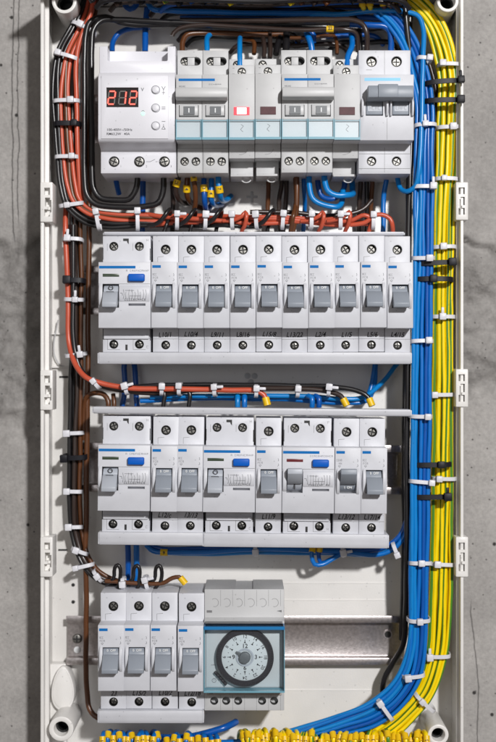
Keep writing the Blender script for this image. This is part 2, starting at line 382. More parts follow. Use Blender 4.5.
# raised grid lines on the back panel
mb = MB()
for py in (600, 632, 690, 583): 
    _, z = XZ(0, py, 0); mb.box(24, 100, 0, 0.35, z-0.3, z+0.3)
link('panel_line', mb.mesh('panel_line', ['box']), enc)
# left inner standing wall (raised strip for the cable channel)
# ------------------------------------------------------------ DIN rails
def rail(px0, px1, pyc, name, label, ry=0):
    x0 = (px0-248)*S(10); x1 = (px1-248)*S(10); xc = (x0+x1)/2; zc = (371-pyc)*S(10)
    t = thing('mounting_rail', label, 'mounting rail', (xc*MM, 0, zc*MM), 'zinc mounting rails', ry)
    hw = (x1-x0)/2
    prof = [(9.0, 17.5), (10.2, 17.5), (10.2, 12.5), (3.6, 12.3), (3.6, -12.3), (10.2, -12.5), (10.2, -17.5), (9.0, -17.5), (9.0, -13.6), (2.4, -13.4), (2.4, 13.4), (9.0, 13.6)]
    mb = MB(); mb.prism(prof, -hw, hw); me = mb.mesh('rail', ['rail'], 0.35)
    link('channel', me, t)
    mb = MB(); mb.box(-hw+4, -hw+22, 0, 2.4, -9, 9); mb.box(hw-22, hw-4, 0, 2.4, -9, 9)
    link('stand_off', mb.mesh('stand_off', ['box'], 0.3), t)
    return t, hw
t4, hw = rail(66, 403, 640.5, 'r', 'zinc mounting rail behind the bottom row, bare to the right of the timer')
for sx, big in ((-hw+7, True), (hw-10, False)):
    mb = MB()
    if big:
        mb.disc(sx, 0, 3.6, 3.6, 5.4, 20, 0, 3.0); me = mb.mesh('rail_screw', ['screw'], 0.3)
        link('rail_screw', me, t4)
        mb = MB(); mb.box(sx-0.5, sx+0.5, 5.4, 5.5, -2.6, 2.6); mb.box(sx-2.6, sx+2.6, 5.4, 5.52, -0.5, 0.5); link('screw_slot', mb.mesh('screw_slot', ['blk']), t4)
        mb = MB(); mb.disc(sx, -8, 2.4, 3.6, 4.2, 16); link('rail_pip', mb.mesh('rail_pip', ['wht'], 0.2), t4)
    else:
        mb = MB(); mb.ring(sx, 3, 2.4, 3.3, 3.6, 4.0, 20); mb.disc(sx, 3, 2.4, 3.6, 3.7, 20, 1); link('rail_hole', mb.mesh('rail_hole', ['rail', 'blk']), t4)
rail(80, 403, 468.5, 'r', 'zinc mounting rail behind the third row, its right end bare', 0.009)
rail(80, 395, 290, 'r', 'zinc mounting rail behind the second row of breakers')
rail(92, 400, 119, 'r', 'zinc mounting rail behind the top row of devices')

# ------------------------------------------------------------ screws and terminals (shared meshes)
def screw_mesh(r):
    mb = MB(); mb.disc(0, 0, r, -1.0, 0.7, 28); me = mb.mesh('screw', ['screw'], 0.45, 2, 60)
    cb = MB(); cb.plate([(q*x_, q2*z_) for x_, z_, q, q2 in [(a, b, 1, 1) for a, b in ((-.42,-r*.8),(.42,-r*.8),(.42,-.42),(r*.8,-.42),(r*.8,.42),(.42,.42),(.42,r*.8),(-.42,r*.8),(-.42,.42),(-r*.8,.42),(-r*.8,-.42),(-.42,-.42))]], -0.4, 3)
    return cut(me, cb.mesh('k', ['blk']), True)  # slot faces coloured black to stand in for their shade
SCREW = {r: screw_mesh(r) for r in (2.7, 2.2, 2.9)}
def terminal(parent, x, z, r, hf, sr=2.7, deep=3.2, rot=0.4):
    deep *= 1.0
    mb = MB(); mb.cup(0, 0, r-0.06, -6.2, -0.35, 22); mb.ring(0, 0, r-0.4, r-0.05, -0.9, -0.3, 22)  # black liner stands in for the shade inside the screw hole
    t = link('terminal', mb.mesh('terminal', ['blk']), parent, (x*MM, -hf*MM, z*MM))
    s = link('screw', SCREW[sr], t, (random.uniform(-.2, .2)*MM, deep*MM, random.uniform(-.2, .2)*MM)); s.rotation_euler = (0, rot, 0)
    return t
H_SH, H_N = 40.0, 55.0
def body(W, top, bot, nose_hi, nose_lo, holes, shW=None, mname='pl', window=None, extra=None, bev=0.35, hs=H_SH, hn=H_N):
    g = W/2-0.05; sw = (shW or W)/2-0.05
    if shW:
        mb = MB(); mb.box(-sw, sw, 0, hs, bot, top); a = mb.mesh('b', [mname, mname], bev)
        mb = MB(); mb.box(-g, g, 6, hn, nose_lo, nose_hi); b = mb.mesh('b', [mname, mname], bev)
        parts = [a, b]
    else:
        prof = [(0, bot), (hs, bot), (hs, nose_lo), (hn, nose_lo), (hn, nose_hi), (hs, nose_hi), (hs, top), (0, top)]
        mb = MB(); mb.prism(prof, -g, g); parts = [mb.mesh('b', [mname], bev)]
    def fits(me, zc): return True
    cuts = []
    for (x, z, r) in holes:
        cb = MB(); cb.disc(x, z, r, hs-6.5, hs+3, 28); cuts.append(cb.mesh('k', [mname]))
    out = parts
    res = []
    for idx, p in enumerate(out):
        if shW is None or idx == 0:
            for c in cuts: p = cut(p, c)
        if window and (shW is None or idx == 1):
            for (x0, x1, z0, z1, d) in window:
                cb = MB(); cb.box(x0, x1, hn-d, hn+3, z0, z1); p = cut(p, cb.mesh('k', [mname]))
        res.append(p)
    if extra: res.append(extra)
    return join(res, 'body')
def scribble(x0, x1, z, hgt, h, n, mb=None, mi=0):
    mb = mb or MB(); st = (x1-x0)/n
    for i in range(n):
        x = x0+st*(i+0.5); k = random.random(); a = hgt/2; ww = st*0.34; t = 0.16
        if random.random() < 0.1: continue
        mb.box(x-ww, x-ww+t, h, h+0.04, z-a, z+a, mi)
        if k < 0.7: mb.box(x-ww, x+ww, h, h+0.05, z+a-t, z+a, mi)
        if k > 0.3: mb.box(x-ww, x+ww, h, h+0.05, z-t/2, z+t/2, mi)
        if k > 0.5: mb.box(x+ww-t, x+ww, h, h+0.045, z-a, z+a, mi)
        if k < 0.4: mb.box(x-ww, x+ww, h, h+0.05, z-a, z-a+t, mi)
    return mb

# toggle meshes: lever down (off) or up (on)
def toggle_mesh(wd, down=True, light=False, z0=0.0):
    mb = MB(); n = 18; r = 7.4; hc = 48.2; poly = []
    for i in range(n+1):
        a = math.radians(-80+160*i/n); poly.append((hc+r*math.cos(a), z0+r*math.sin(a)))
    mb.prism(poly, -wd/2, wd/2)
    if down: lv = [(53.8, z0+2.6), (57.6, z0+2.0), (64.5, z0-5.6), (64.2, z0-8.4), (60, z0-8.6), (52, z0-3.5)]
    else: lv = [(53.8, z0-2.6), (57.6, z0-2.0), (64.5, z0+5.0), (64.2, z0+8.2), (60, z0+8.4), (52, z0+3.5)]
    mb.prism(lv, -wd/2, wd/2)
    return mb.mesh('toggle', ['togL' if light else 'tog'], 0.4)
def cheeks(wi, wo, zlo, zhi, out=3.2, hn=H_N):
    mb = MB(); n = 12
    poly = [(hn-5, zhi), (hn-5, zlo)]
    for i in range(n+1):
        t = i/n; poly.append((hn-0.3+out*math.sin(math.pi*t)**0.6, zlo+(zhi-zlo)*t))
    for s_ in (-1, 1): mb.prism(poly, min(s_*wi, s_*wo), max(s_*wi, s_*wo))
    return mb.mesh('ck', ['pl'], 0.3)

HW = [None]
def handwriting(root, s, dz=0):
    me = text(s, 4.7, random.uniform(-0.5, 0.5), -26.2+dz+random.uniform(-.3, .3), H_SH+0.05, 'ink', shear=random.uniform(0.1, 0.4), rot=random.uniform(-.05, .05), sx=0.86, bold=0.08)
    link('handwriting', me, root)

def make_mcb(up=False):
    t = thing('circuit_breaker', '', 'circuit breaker', (0, 0, 0))
    holes = [(0, 31.8, 3.35), (0, -33.2, 3.05)]
    b = body(17.5, 41, -38, 22, -22, holes, window=[(-5.5, 5.5, -8.5, 7.2, 8)], extra=cheeks(5.6, 7.6, -9.5, 8.5))
    link('body', b, t)
    terminal(t, 0, 31.8, 3.35, H_SH); terminal(t, 0, -33.2, 3.05, H_SH, 2.2, 2.6, 0.9)
    link('toggle', toggle_mesh(10.6, not up), t)
    o = link('toggle_print', join([text('0  OFF' if not up else 'I  ON', 2.15, 0.2, 4.9 if not up else -4.6, 54.6, 'wht', bold=0.06)], 'toggle_print'), t)
    mb = MB(); mb.box(-7.9, -2.2, H_N, H_N+0.06, 18.0, 19.8); link('brand_bar', mb.mesh('brand_bar', ['bluebar']), t)
    mb = MB(); scribble(-7.8, -4.0, 13.6, 1.5, H_N, 4, mb); scribble(-7.6, -4.0, 11.4, 1.4, H_N, 3, mb)
    mb.line([(-6.6, 9.9), (-5.0, 9.9), (-5.8, 8.8), (-6.6, 9.9)], 0.2, H_N, H_N+0.05)
    mb.line([(6.2, 14.4), (6.6, 13.2), (6.2, 12.6)], 0.25, H_N, H_N+0.05); mb.line([(6.3, 11), (6.7, 9.8), (5.8, 9.2)], 0.25, H_N, H_N+0.05)
    link('rating_print', mb.mesh('rating_print', ['print']), t)
    mb = MB(); mb.line([(-5.4, 22.4), (-5.4, 26.6), (-1.2, 27)], 0.22, H_SH, H_SH+0.04)
    mb.box(-8.6, 8.6, H_SH, H_SH+0.04, -29.2, -28.95)
    link('mould_line', mb.mesh('mould_line', ['line']), t)
    return t
def make_rcd(up=False):
    t = thing('residual_current_device', '', 'residual current device', (0, 0, 0))
    holes = [(-8.8, 34, 3.1), (8.6, 34, 3.1), (-8.8, -32.6, 3.1), (8.6, -32.6, 3.1)]
    ex = MB(); n = 12; poly = [(50, 6.8), (50, -5.0)]
    for i in range(n+1): poly.append((H_N-0.3+1.7*math.sin(math.pi*i/n)**0.7, -5.0+11.8*i/n))
    ex.prism(poly, -3.6, 16.8)
    poly = [(50, 8.0), (50, -8.0)]
    for i in range(n+1): poly.append((H_N-0.3+3.0*math.sin(math.pi*i/n)**0.6, -8.0+16*i/n))
    ex.prism(poly, -17.0, -14.6)
    b = body(35, 41, -38, 22, -22, holes, shW=32.6, window=[(-14.6, -3.7, -8.5, 7.4, 8), (2.6, 14.0, -7.2, -5.6, 4)], extra=ex.mesh('e', ['pl'], 0.3))
    link('body', b, t)
    for (x, z, r) in holes: terminal(t, x, z, r, H_SH, 2.7 if z > 0 else 2.2, 3.0, random.uniform(0, 1.5))
    tg = link('toggle', toggle_mesh(9.8, not up, True), t, (-9.2*MM, 0, 0))
    if not up:
        me = join([text('O', 4.6, 0, 4.6, 55.2, 'ink', bold=0.05), MB().line([(-2.8, 2.0), (2.2, 2.0), (2.4, 0.4)], 0.4, 57.7, 57.95).mesh('q', ['ink'])], 'toggle_print')
    else:
        me = MB().box(-0.5, 0.5, 55.0, 55.3, -6.2, -2.6).mesh('toggle_print', ['ink'])
    link('toggle_print', me, tg)
    mb = MB(); mb.box(-17.0, 7.3, H_N, H_N+0.06, 17.7, 19.5); link('brand_bar', mb.mesh('brand_bar', ['bluebar']), t)
    mb = MB(); mb.box(-14.6, -3.6, H_N, H_N+0.08, 12.2, 14.2); link('status_window', mb.mesh('status_window', ['red' if up else 'grn'], 0.02), t)
    mb = MB(); mb.box(2.6, 13.6, H_N-1, H_N+3.2, 9.0, 14.0); mb2 = mb.mesh('test_button', ['btn'], 0.9, 3); link('test_button', mb2, t)
    mb = MB(); scribble(0.8, 16.4, 16.2, 1.2, H_N, 12, mb)
    hh = H_N+1.35
    for k in range(9):
        x = -0.5+k*1.85+random.uniform(-.2, .2); mb.line([(x, -2.6), (x+random.choice((0, .5, -.4)), 0.6), (x, random.choice((2.0, 3.6)))], 0.2, hh, hh+0.1)
    mb.line([(0.5, 3.0), (6.5, 3.0)], 0.2, hh, hh+0.1); mb.line([(3.5, -0.6), (11, -0.6)], 0.2, hh, hh+0.1); scribble(0, 14.5, -3.0, 1.2, hh-0.35, 10, mb)
    mb.line([(-2.8, 1.2), (-1.4, 1.2), (-1.2, -0.4)], 0.3, hh-0.1, hh+0.1)
    link('diagram_print', mb.mesh('diagram_print', ['print']), t)
    mb = MB(); mb.plate([(-2.4, 39.3), (1.4, 39.3), (1.4, 35.4), (0.4, 36.6), (0.2, 37.6), (-2.4, 37.6)], H_SH, H_SH+0.12); link('corner_notch', mb.mesh('corner_notch', ['blk']), t)
    mb = MB(); mb.box(-0.9, 0.6, H_SH, H_SH+0.1, -36.6, -32.8); link('slot', mb.mesh('slot', ['blk']), t)
    for zc in (29, -25.5):
        for a_, b_, c_, d_ in ((-16.35, -15.85, zc-4, zc+4), (15.8, 16.25, zc-4.5, zc+3.5)):
            mb = MB(); mb.box(a_, b_, H_SH, H_SH+0.1, c_, d_); link('side_slot', mb.mesh('side_slot', ['blk']), t)
    mb = MB()
    for cx in (-8.8, 8.6):
        mb.line([(cx-4.2, -29), (cx-4.2, -36.2), (cx+4.2, -36.2)], 0.22, H_SH, H_SH+0.05); mb.line([(cx-4.4, 31), (cx-4.4, 36)], 0.2, H_SH, H_SH+0.05)
    mb.box(-15.6, 15.6, H_SH, H_SH+0.05, -28.8, -28.5); mb.box(-17.2, 17.2, H_N, H_N+0.05, 7.3, 7.55)
    scribble(13.2, 15, 38.2, 1.6, H_SH, 1, mb); scribble(13.2, 15, -34.4, 1.6, H_SH, 1, mb)
    link('mould_line', mb.mesh('mould_line', ['line']), t)
    lb = MB(); lb.box(-15.4, 15.2, H_SH, H_SH+1.6, -29, -26.5); link('label_lip', lb.mesh('label_lip', ['pl'], 0.3), t)
    return t
def modloc(px, Zc, ry=0):
    X = (px-248)*S(65); return ((X+random.uniform(-.06, .06))*MM, (-10-random.uniform(-.15, .2))*MM, (Zc-X*ry+random.uniform(-.18, .18))*MM)

Z1, Z2, Z3, Z4 = 176.2, 50.8, -72.6, -191.9
R3 = 0.0095
# ---- second row
mcb = make_mcb(); rcd = make_rcd(); mcbU = make_mcb(True); rcdU = make_rcd(True)
rcd.location = modloc(124.4, Z2); rcd['label'] = 'residual current device at the left end of the second row'; rcd['group'] = 'residual current devices with blue test buttons'
GB = 'grey toggle circuit breakers'
marks2 = ['L10/1', 'L10/4', 'L9/11', 'L8/16', 'L15/8', 'L13/22', 'L2/4', 'L1/5', 'L5/6', 'L4/15']
for i, mk in enumerate(marks2):
    lb = '%s circuit breaker from the left in the second row, handwritten %s' % (ORD[i], mk)
    loc = modloc(151+26.24*(i+0.5), Z2)
    if i == 0: r = mcb; r.location = loc; r['label'] = lb; r['group'] = GB
    else: r = dup(mcb, loc, lb, GB)
    handwriting(r, mk)
# ---- third row
def row3(src, px, lb, g, hw=None, first=False):
    loc = modloc(px, Z3, R3)
    if first: src.location = loc; src.rotation_euler = (0, R3, 0); src['label'] = lb; src['group'] = g; r = src
    else: r = dup(src, loc, lb, g, R3)
    if hw: handwriting(r, hw)
GR = 'residual current devices with blue test buttons'
row3(rcd, 124.2, 'residual current device at the left end of the third row, green window', GR)
row3(mcb, 163.8, 'circuit breaker handwritten L12/c in the third row', GB, 'L12/c')
row3(mcb, 190, 'circuit breaker handwritten 13/13 in the third row', GB, '13/13')
row3(rcd, 229.6, 'middle residual current device of the third row, toggle down and green window', GR)
row3(mcb, 269, 'circuit breaker handwritten L11/9 between two residual current devices', GB, 'L11/9')
row3(rcdU, 308.4, 'residual current device with its toggle up and a red window, third row', GR, first=True)
row3(mcbU, 348, 'circuit breaker with its toggle up, handwritten L13/12, third row', GB, 'L13/12', first=True)
row3(mcb, 374.5, 'circuit breaker at the right end of the third row, handwritten L17/14', GB, 'L17/14')
# ---- fourth row
for i, (px, mk) in enumerate(((111, '23'), (137.2, 'L15/2'), (163.5, 'L10/2'), (190.3, 'L12/18'))):
    lb = '%s circuit breaker from the left in the bottom row, handwritten %s' % (ORD[i], mk)
    r = dup(mcb, modloc(px, Z4), lb, GB, 0); handwriting(r, mk, -1.2)
    r2 = None

# ---- top row devices
def slot_terminal(parent, x, z):
    mb = MB(); n = 12; P = []
    for i in range(n+1): a = math.radians(90+180*i/n); P.append((x-3.0+2.9*math.cos(a), z+2.9*math.sin(a)))
    for i in range(n+1): a = math.radians(-90+180*i/n); P.append((x+5.2+2.9*math.cos(a), z+2.9*math.sin(a)))
    return P
def make_two_pole():
    t = thing('two_pole_switch', '', 'circuit breaker', (0, 0, 0))
    prof = [(0, -41.5), (H_SH, -41.5), (H_SH, -22), (H_N, -22), (H_N, 22), (H_SH, 22), (H_SH, 42), (0, 42)]
    mb = MB(); mb.prism(prof, -17.4, -0.06); mb.prism(prof, 0.06, 17.4); me = mb.mesh('b', ['plg'], 0.35)
    for x in (-8.8, 8.8):
        cb = MB(); cb.plate(slot_terminal(None, x-0.6, 34.5), H_SH-6, H_SH+3); me = cut(me, cb.mesh('k', ['plg']))
        for dx in (-3.6, 4.1):
            cb = MB(); cb.disc(x+dx, -33.6, 3.0, H_SH-6, H_SH+3, 24); me = cut(me, cb.mesh('k', ['plg']))
        cb = MB(); cb.box(x-6.6, x+6.6, H_N-6, H_N+3, -6.5, 1.5); me = cut(me, cb.mesh('k', ['plg']))
    link('body', me, t)
    for x in (-8.8, 8.8):
        s_ = terminal(t, x-3.6, 34.5, 2.85, H_SH-0.5, 2.7, 2.6, random.uniform(0, 1.5))
        mb = MB(); mb.box(x-1.6, x+3.2, H_SH-4, H_SH-0.4, 31.8, 37.2); link('slide_insert', mb.mesh('slide_insert', ['plg'], 0.2), t)
        mb = MB(); mb.box(x-7, x+8, H_SH-6.3, H_SH-5.9, 31, 38); link('slot_floor', mb.mesh('slot_floor', ['blk']), t)
        for dx in (-3.6, 4.1): terminal(t, x+dx, -33.6, 3.0, H_SH, 2.7, 2.4, random.uniform(0, 1.5))
        mb = MB(); mb.prism([(49, 1.5), (55.6, 1.5), (56.4, -1.5), (55.8, -5.6), (49, -6.4)], x-6.2, x+6.2); link('drum', mb.mesh('drum', ['barg'], 0.4), t)
        mb = MB(); mb.box(x-3.4, x+4.0, 56.2, 56.7, -5.0, 0.4); mb.box(x-0.2, x+0.5, 56.7, 56.8, -3.8, -0.8, 1); link('position_plate', mb.mesh('position_plate', ['togD', 'wht']), t)
        mb = MB(); mb.box(x-8.2, x+8.2, H_N, H_N+0.4, -20.5, -9.0); q = link('label_card', mb.mesh('label_card', ['tealP']), t)
        mb = MB(); mb.box(x-8.6, x+8.6, H_N+0.6, H_N+2.0, -20.5, -8.4)
        mb.box(x-8.65, x+8.65, H_N+0.1, H_N+2.2, -21.9, -20.3, 1); mb.box(x-8.6, x-8.1, H_N+0.1, H_N+2.1, -20.3, -8.2, 1); mb.box(x+8.1, x+8.6, H_N+0.1, H_N+2.1, -20.3, -8.2, 1); mb.box(x-8.1, x+8.1, H_N+1.5, H_N+2.15, -9.4, -9.0, 1)
        link('label_cover', mb.mesh('label_cover', ['teal', 'tealE']), t)
    mb = MB(); mb.prism([(54, 4.4), (60, 3.8), (64.2, 5.0), (64.8, 8.4), (63.5, 11.4), (56, 12.3), (54, 12.0)], -17.2, 17.2); link('linked_lever', mb.mesh('linked_lever', ['barg'], 0.6), t)
    mb = MB(); mb.box(-15.6, 8.6, H_N, H_N+0.06, 17.6, 19.3); link('brand_bar', mb.mesh('brand_bar', ['bluebar']), t)
    mb = MB(); scribble(-15.5, -11, 14.0, 1.0, H_N, 6, mb); scribble(3, 13, 15.4, 0.7, H_N, 7, mb)
    mb.box(-17.2, 17.2, H_SH, H_SH+0.04, -24.8, -24.6)
    link('rating_print', mb.mesh('rating_print', ['print']), t)
    return t
def make_indicator(lit):
    t = thing('indicator_module', '', 'indicator module', (0, 0, 0))
    prof = [(0, -31.5), (H_SH, -31.5), (H_SH, -22), (H_N, -22), (H_N, 22.5), (H_SH+6, 22.5), (H_SH+6, 30.5), (30, 30.5), (30, 38.5), (0, 38.5)]
    mb = MB(); mb.prism(prof, -8.7, 8.7); me = mb.mesh('b', ['plg'], 0.35)
    cb = MB(); cb.disc(0, 26, 2.9, H_SH-1, H_SH+9, 24); me = cut(me, cb.mesh('k', ['plg']))
    cb = MB(); cb.disc(-3.4, 34.6, 2.9, 24, 40, 24); me = cut(me, cb.mesh('k', ['plg']))
    link('body', me, t)
    terminal(t, 0, 26, 2.9, H_SH+6, 2.7, 1.8, 0.3); terminal(t, -3.4, 34.6, 2.9, 30, 2.7, 1.8, 0.9)
    mb = MB(); mb.box(-5.2, 5.2, H_N, H_N+0.5, -5.0, 0.2, 1 if lit else 0)
    if lit: mb.box(-3.2, 3.2, H_N+0.5, H_N+0.56, -4.6, -0.2, 2)
    link('lamp_lens', mb.mesh('lamp_lens', ['redlamp', 'glowr', 'glow']), t)
    mb = MB(); mb.box(-8.2, 8.2, H_N, H_N+0.4, -20.5, -9.0); link('label_card', mb.mesh('label_card', ['tealP']), t)
    mb = MB(); mb.line([(-0.5, -11.4), (1.2, -12.6), (-0.8, -14.8), (0.8, -16.4)], 0.3, H_N+0.4, H_N+0.45); link('card_symbol', mb.mesh('card_symbol', ['print']), t)
    mb = MB(); mb.box(-8.6, 8.6, H_N+0.6, H_N+2.0, -20.5, -8.4)
    mb.box(-8.65, 8.65, H_N+0.1, H_N+2.2, -21.9, -20.3, 1); mb.box(-8.6, -8.1, H_N+0.1, H_N+2.1, -20.3, -8.2, 1); mb.box(8.1, 8.6, H_N+0.1, H_N+2.1, -20.3, -8.2, 1); mb.box(-8.1, 8.1, H_N+1.5, H_N+2.15, -9.4, -9.0, 1)
    link('label_cover', mb.mesh('label_cover', ['teal', 'tealE']), t)
    mb = MB(); mb.box(-7.8, 7.8, 8, 26, -42.5, -31.4); mb.box(-7.8, 7.8, 8, 32, -42.6, -40.9); link('rail_clip', mb.mesh('rail_clip', ['plg'], 0.4), t)
    mb = MB(); mb.ring(0, 0, 2.0, 2.9, 0, 2.2, 20); me = mb.mesh('clip_loop', ['plg'], 0.2); o = link('clip_loop', me, t, (3*MM, -24*MM, -44*MM)); o.scale = (1.2, 1, 0.7)
    mb = MB()
    a = [(5.2*math.cos(q)-1.5, -25.4+3.6*math.sin(q)) for q in [math.radians(-95+12*i) for i in range(9)]]
    mb.line(a, 0.22, H_SH, H_SH+0.05)
    mb.line([(-6.4, 24.6), (-4.8, 24.6)], 0.3, H_SH+6, H_SH+6.05); mb.line([(-6.2, 28.4), (-5, 28.4)], 0.3, H_SH+6, H_SH+6.05)
    link('mould_line', mb.mesh('mould_line', ['line']), t)
    return t
tp = make_two_pole(); tp.location = modloc(202, Z1); tp['label'] = 'two pole breaker with a light grey linked lever, right beside the voltage relay'; tp['group'] = 'two pole breakers with clear label covers'
dup(tp, modloc(308, Z1), 'two pole breaker with a light grey linked lever, between two unlit indicator modules', 'two pole breakers with clear label covers')
GI = 'narrow indicator modules in the top row'
il = make_indicator(True); il.location = modloc(241.6, Z1); il['label'] = 'indicator module with its red lamp lit, top row'; il['group'] = GI
iu = make_indicator(False); iu.location = modloc(268.2, Z1); iu['label'] = 'unlit dark red indicator module directly right of the lit one'; iu['group'] = GI
dup(iu, modloc(347.6, Z1), 'unlit dark red indicator module directly left of the main switch', GI)

def make_main():
    t = thing('main_switch', 'main switch with a dark grey linked lever ending the top row', 'main switch', modloc(387, Z1))
    holes = [(-8.8, 34.3, 3.7), (8.2, 34.3, 3.7), (-8.8, -33.4, 3.3), (8.2, -33.4, 3.3)]
    b = body(36, 42, -42, 22, -22, holes, shW=35.4, window=[(-14.2, -2.6, -5.6, 4, 7), (3.4, 15.0, -5.6, 4, 7)])
    link('body', b, t)
    for (x, z, r) in holes: terminal(t, x, z, r, H_SH, 2.9 if z > 0 else 2.7, 2.6, random.uniform(0, 1.5))
    for x in (-8.4, 9.2):
        mb = MB(); mb.box(x-5.5, x+5.5, 48, 54.6, -4.8, 4.2); link('drum', mb.mesh('drum', ['tog'], 0.6), t)
        mb = MB(); mb.box(x-4.2, x+4.8, 54.6, 54.7, -2.4, 1.8); link('drum_label', mb.mesh('drum_label', ['togL']), t)
        mb = MB(); scribble(x-3.6, x+4.2, -0.3, 2.4, 54.7, 4, mb); link('drum_print', mb.mesh('drum_print', ['print']), t)
    for x in (-16.3, 1.0, 0.2, 17.2):
        mb = MB(); mb.prism([(50, -6.4), (57, -6), (58.6, -2), (58.6, 3), (56, 6), (50, 6)], x-0.9 if x != 1.0 else x+0.9, x+0.5 if x != 1.0 else x+2.0); link('cheek', mb.mesh('cheek', ['pl'], 0.3), t)
    mb = MB(); mb.prism([(53, 3.8), (60, 3.4), (66, 4.4), (66.6, 9), (65, 12.4), (56, 12.6), (53, 12)], -13.6, 16.4)
    mb.prism([(53, 4.0), (66.9, 4.2), (67.5, 9), (66, 13.2), (56, 13.4), (53, 12)], -7.0, 6.2); link('linked_lever', mb.mesh('linked_lever', ['tog'], 0.5), t)
    mb = MB(); mb.box(-15, 9.0, H_N, H_N+0.06, 17.7, 19.7); link('brand_bar', mb.mesh('brand_bar', ['blueL']), t)
    for a_, b_, c_, d_, e_ in ((-0.1, 0.1, H_SH, 22.4, 41.6), (-0.1, 0.1, H_SH, -41, -24), (-17.4, 17.4, H_SH, -28.6, -28.3), (-17.4, 17.4, H_SH, -38.6, -38.3), (-0.1, 0.1, H_N, -21.6, -7), (-12.5, -8.6, H_SH, 28.6, 28.85)):
        mb = MB(); mb.box(a_, b_, c_, c_+0.05, d_, e_); link('mould_line', mb.mesh('mould_line', ['line']), t)
    return t
make_main()

def make_relay():
    t = thing('voltage_relay', 'white voltage relay with a red digital display reading 212 and three round buttons', 'voltage relay', modloc(136.4, Z1))
    prof = [(0, -42), (40, -42), (40, -27), (43, -25.5), (52, -23.5), (54.6, -22.4), (55.4, -21), (55.4, 19), (52, 23.5), (48, 24.4), (48, 42.5), (0, 42.5)]
    mb = MB(); mb.prism(prof, -25.7, 25.7); me = mb.mesh('b', ['pl2'], 0.5)
    cb = MB(); cb.box(-20.2, 20.4, 34, 70, 32.4, 50); me = cut(me, cb.mesh('k', ['pl2'], 1.0))
    for x in (-16.6, 0.6, 17.6):
        cb = MB(); cb.disc(x, -34, 3.7, 36, 44, 28); me = cut(me, cb.mesh('k', ['pl2']))
    cb = MB(); cb.box(-20.2, 1.4, 53.8, 60, -0.4, 13.0); me = cut(me, cb.mesh('k', ['pl2']))
    link('body', me, t)
    mb = MB(); mb.box(-23.6, 21.4, 54, 55.9, -21.4, 21.0); f = mb.mesh('face_plate', ['pl2'], 0.4)
    cb = MB(); cb.box(-20.1, 1.3, 50, 60, -0.3, 12.9); f = cut(f, cb.mesh('k', ['pl2'])); link('face_plate', f, t)
    for x in (-16.6, 0.6, 17.6):
        tt = terminal(t, x, -34, 3.7, 40, 2.9, 0.9, random.uniform(0, 1.5))
    mb = MB(); mb.box(-20.1, 1.3, 54, 54.6, -0.3, 12.9); d = link('display', mb.mesh('display', ['disp']), t)
    segs = {'2': 'abged', '1': 'bc'}
    for i, ch in enumerate('212'):
        cx = -16.7+i*7.2; cz = 6.3; ww = 2.15; hh = 4.3; on = segs[ch]; q = 0.28
        def bar(mb, nm, k, h, mi):
            sl = 0.10
            P = {'a': ((-ww, hh), (ww, hh)), 'g': ((-ww, 0), (ww, 0)), 'd': ((-ww, -hh), (ww, -hh)), 'f': ((-ww, 0), (-ww, hh)), 'b': ((ww, 0), (ww, hh)), 'e': ((-ww, -hh), (-ww, 0)), 'c': ((ww, -hh), (ww, 0))}[nm]
            (x0, z0), (x1, z1) = P; dx, dz = (q, 0) if z0 == z1 else (0, q)
            a = (cx+x0+dx+z0*sl, cz+z0+dz); b = (cx+x1-dx+z1*sl, cz+z1-dz); mb.line([a, b], k, h, h+0.05, mi)
        mb = MB()
        for nm in 'abcdefg':
            if nm in on: bar(mb, nm, 1.15, 54.62, 0); bar(mb, nm, 0.5, 54.7, 1)
            else: bar(mb, nm, 0.75, 54.6, 2)
        link('digit', mb.mesh('digit', ['seg', 'segc', 'segoff']), d)
    for z in (11.2, -0.9, -12.8):
        mb = MB(); mb.disc(12.8, z, 2.6, 54, 57.0, 24, 0, 2.3); link('button', mb.mesh('button', ['pl2'], 0.5), t)
        mb = MB(); mb.ring(12.8, z, 2.65, 3.0, 55.9, 55.96, 24); link('button_ring', mb.mesh('button_ring', ['print']), t)
    mb = MB(); h = 55.92
    mb.line([(16.9, 13.6), (18.1, 11.4), (19.3, 13.6)], 0.35, h, h+.05); mb.line([(18.1, 11.4), (18.1, 8.0)], 0.3, h, h+.05); mb.line([(17, 9.4), (19.2, 9.4)], 0.3, h, h+.05)
    for k in range(3): mb.line([(16.8, -0.1-k*0.8), (19.4, -0.1-k*0.8)], 0.28, h, h+.05)
    mb.line([(16.9, -9.8), (19.3, -9.8)], 0.35, h, h+.05); mb.line([(18.1, -11.6), (18.1, -13.6)], 0.3, h, h+.05); mb.line([(16.9, -15), (18.1, -13), (19.3, -15), (16.9, -15)], 0.3, h, h+.05)
    mb.line([(3.4, -3.2), (4.4, -2.4), (5.4, -3.2)], 0.3, h, h+.05)
    a = mb.mesh('i', ['print'])
    mb = MB(); mb.line([(5.2, -34), (8.0, -34), (11.2, -32.4)], 0.3, 40, 40.05); mb.line([(11.6, -34), (13.0, -34)], 0.3, 40, 40.05)
    link('face_print', join([a, mb.mesh('s', ['print']), text('V', 3.2, 4.0, 11.4, h, 'print', bold=0.05), text('100-400V~/50Hz', 2.3, -20, -15.4, h, 'ink', 'LEFT', sx=1.08, bold=0.03), text('RM63,2W   40A', 2.3, -20, -18.2, h, 'ink', 'LEFT', sx=1.02, bold=0.03),
                             text('1', 2, -12.0, -37.2, 40.02, 'print'), text('2', 2, 5.4, -37.2, 40.02, 'print'), text('3', 2, 22.2, -37.2, 40.02, 'print')], 'face_print'), t)
    mb = MB(); mb.disc(4.4, -4.6, 1.3, 55.9, 56.2, 16); link('status_light', mb.mesh('status_light', ['led']), t)
make_relay()

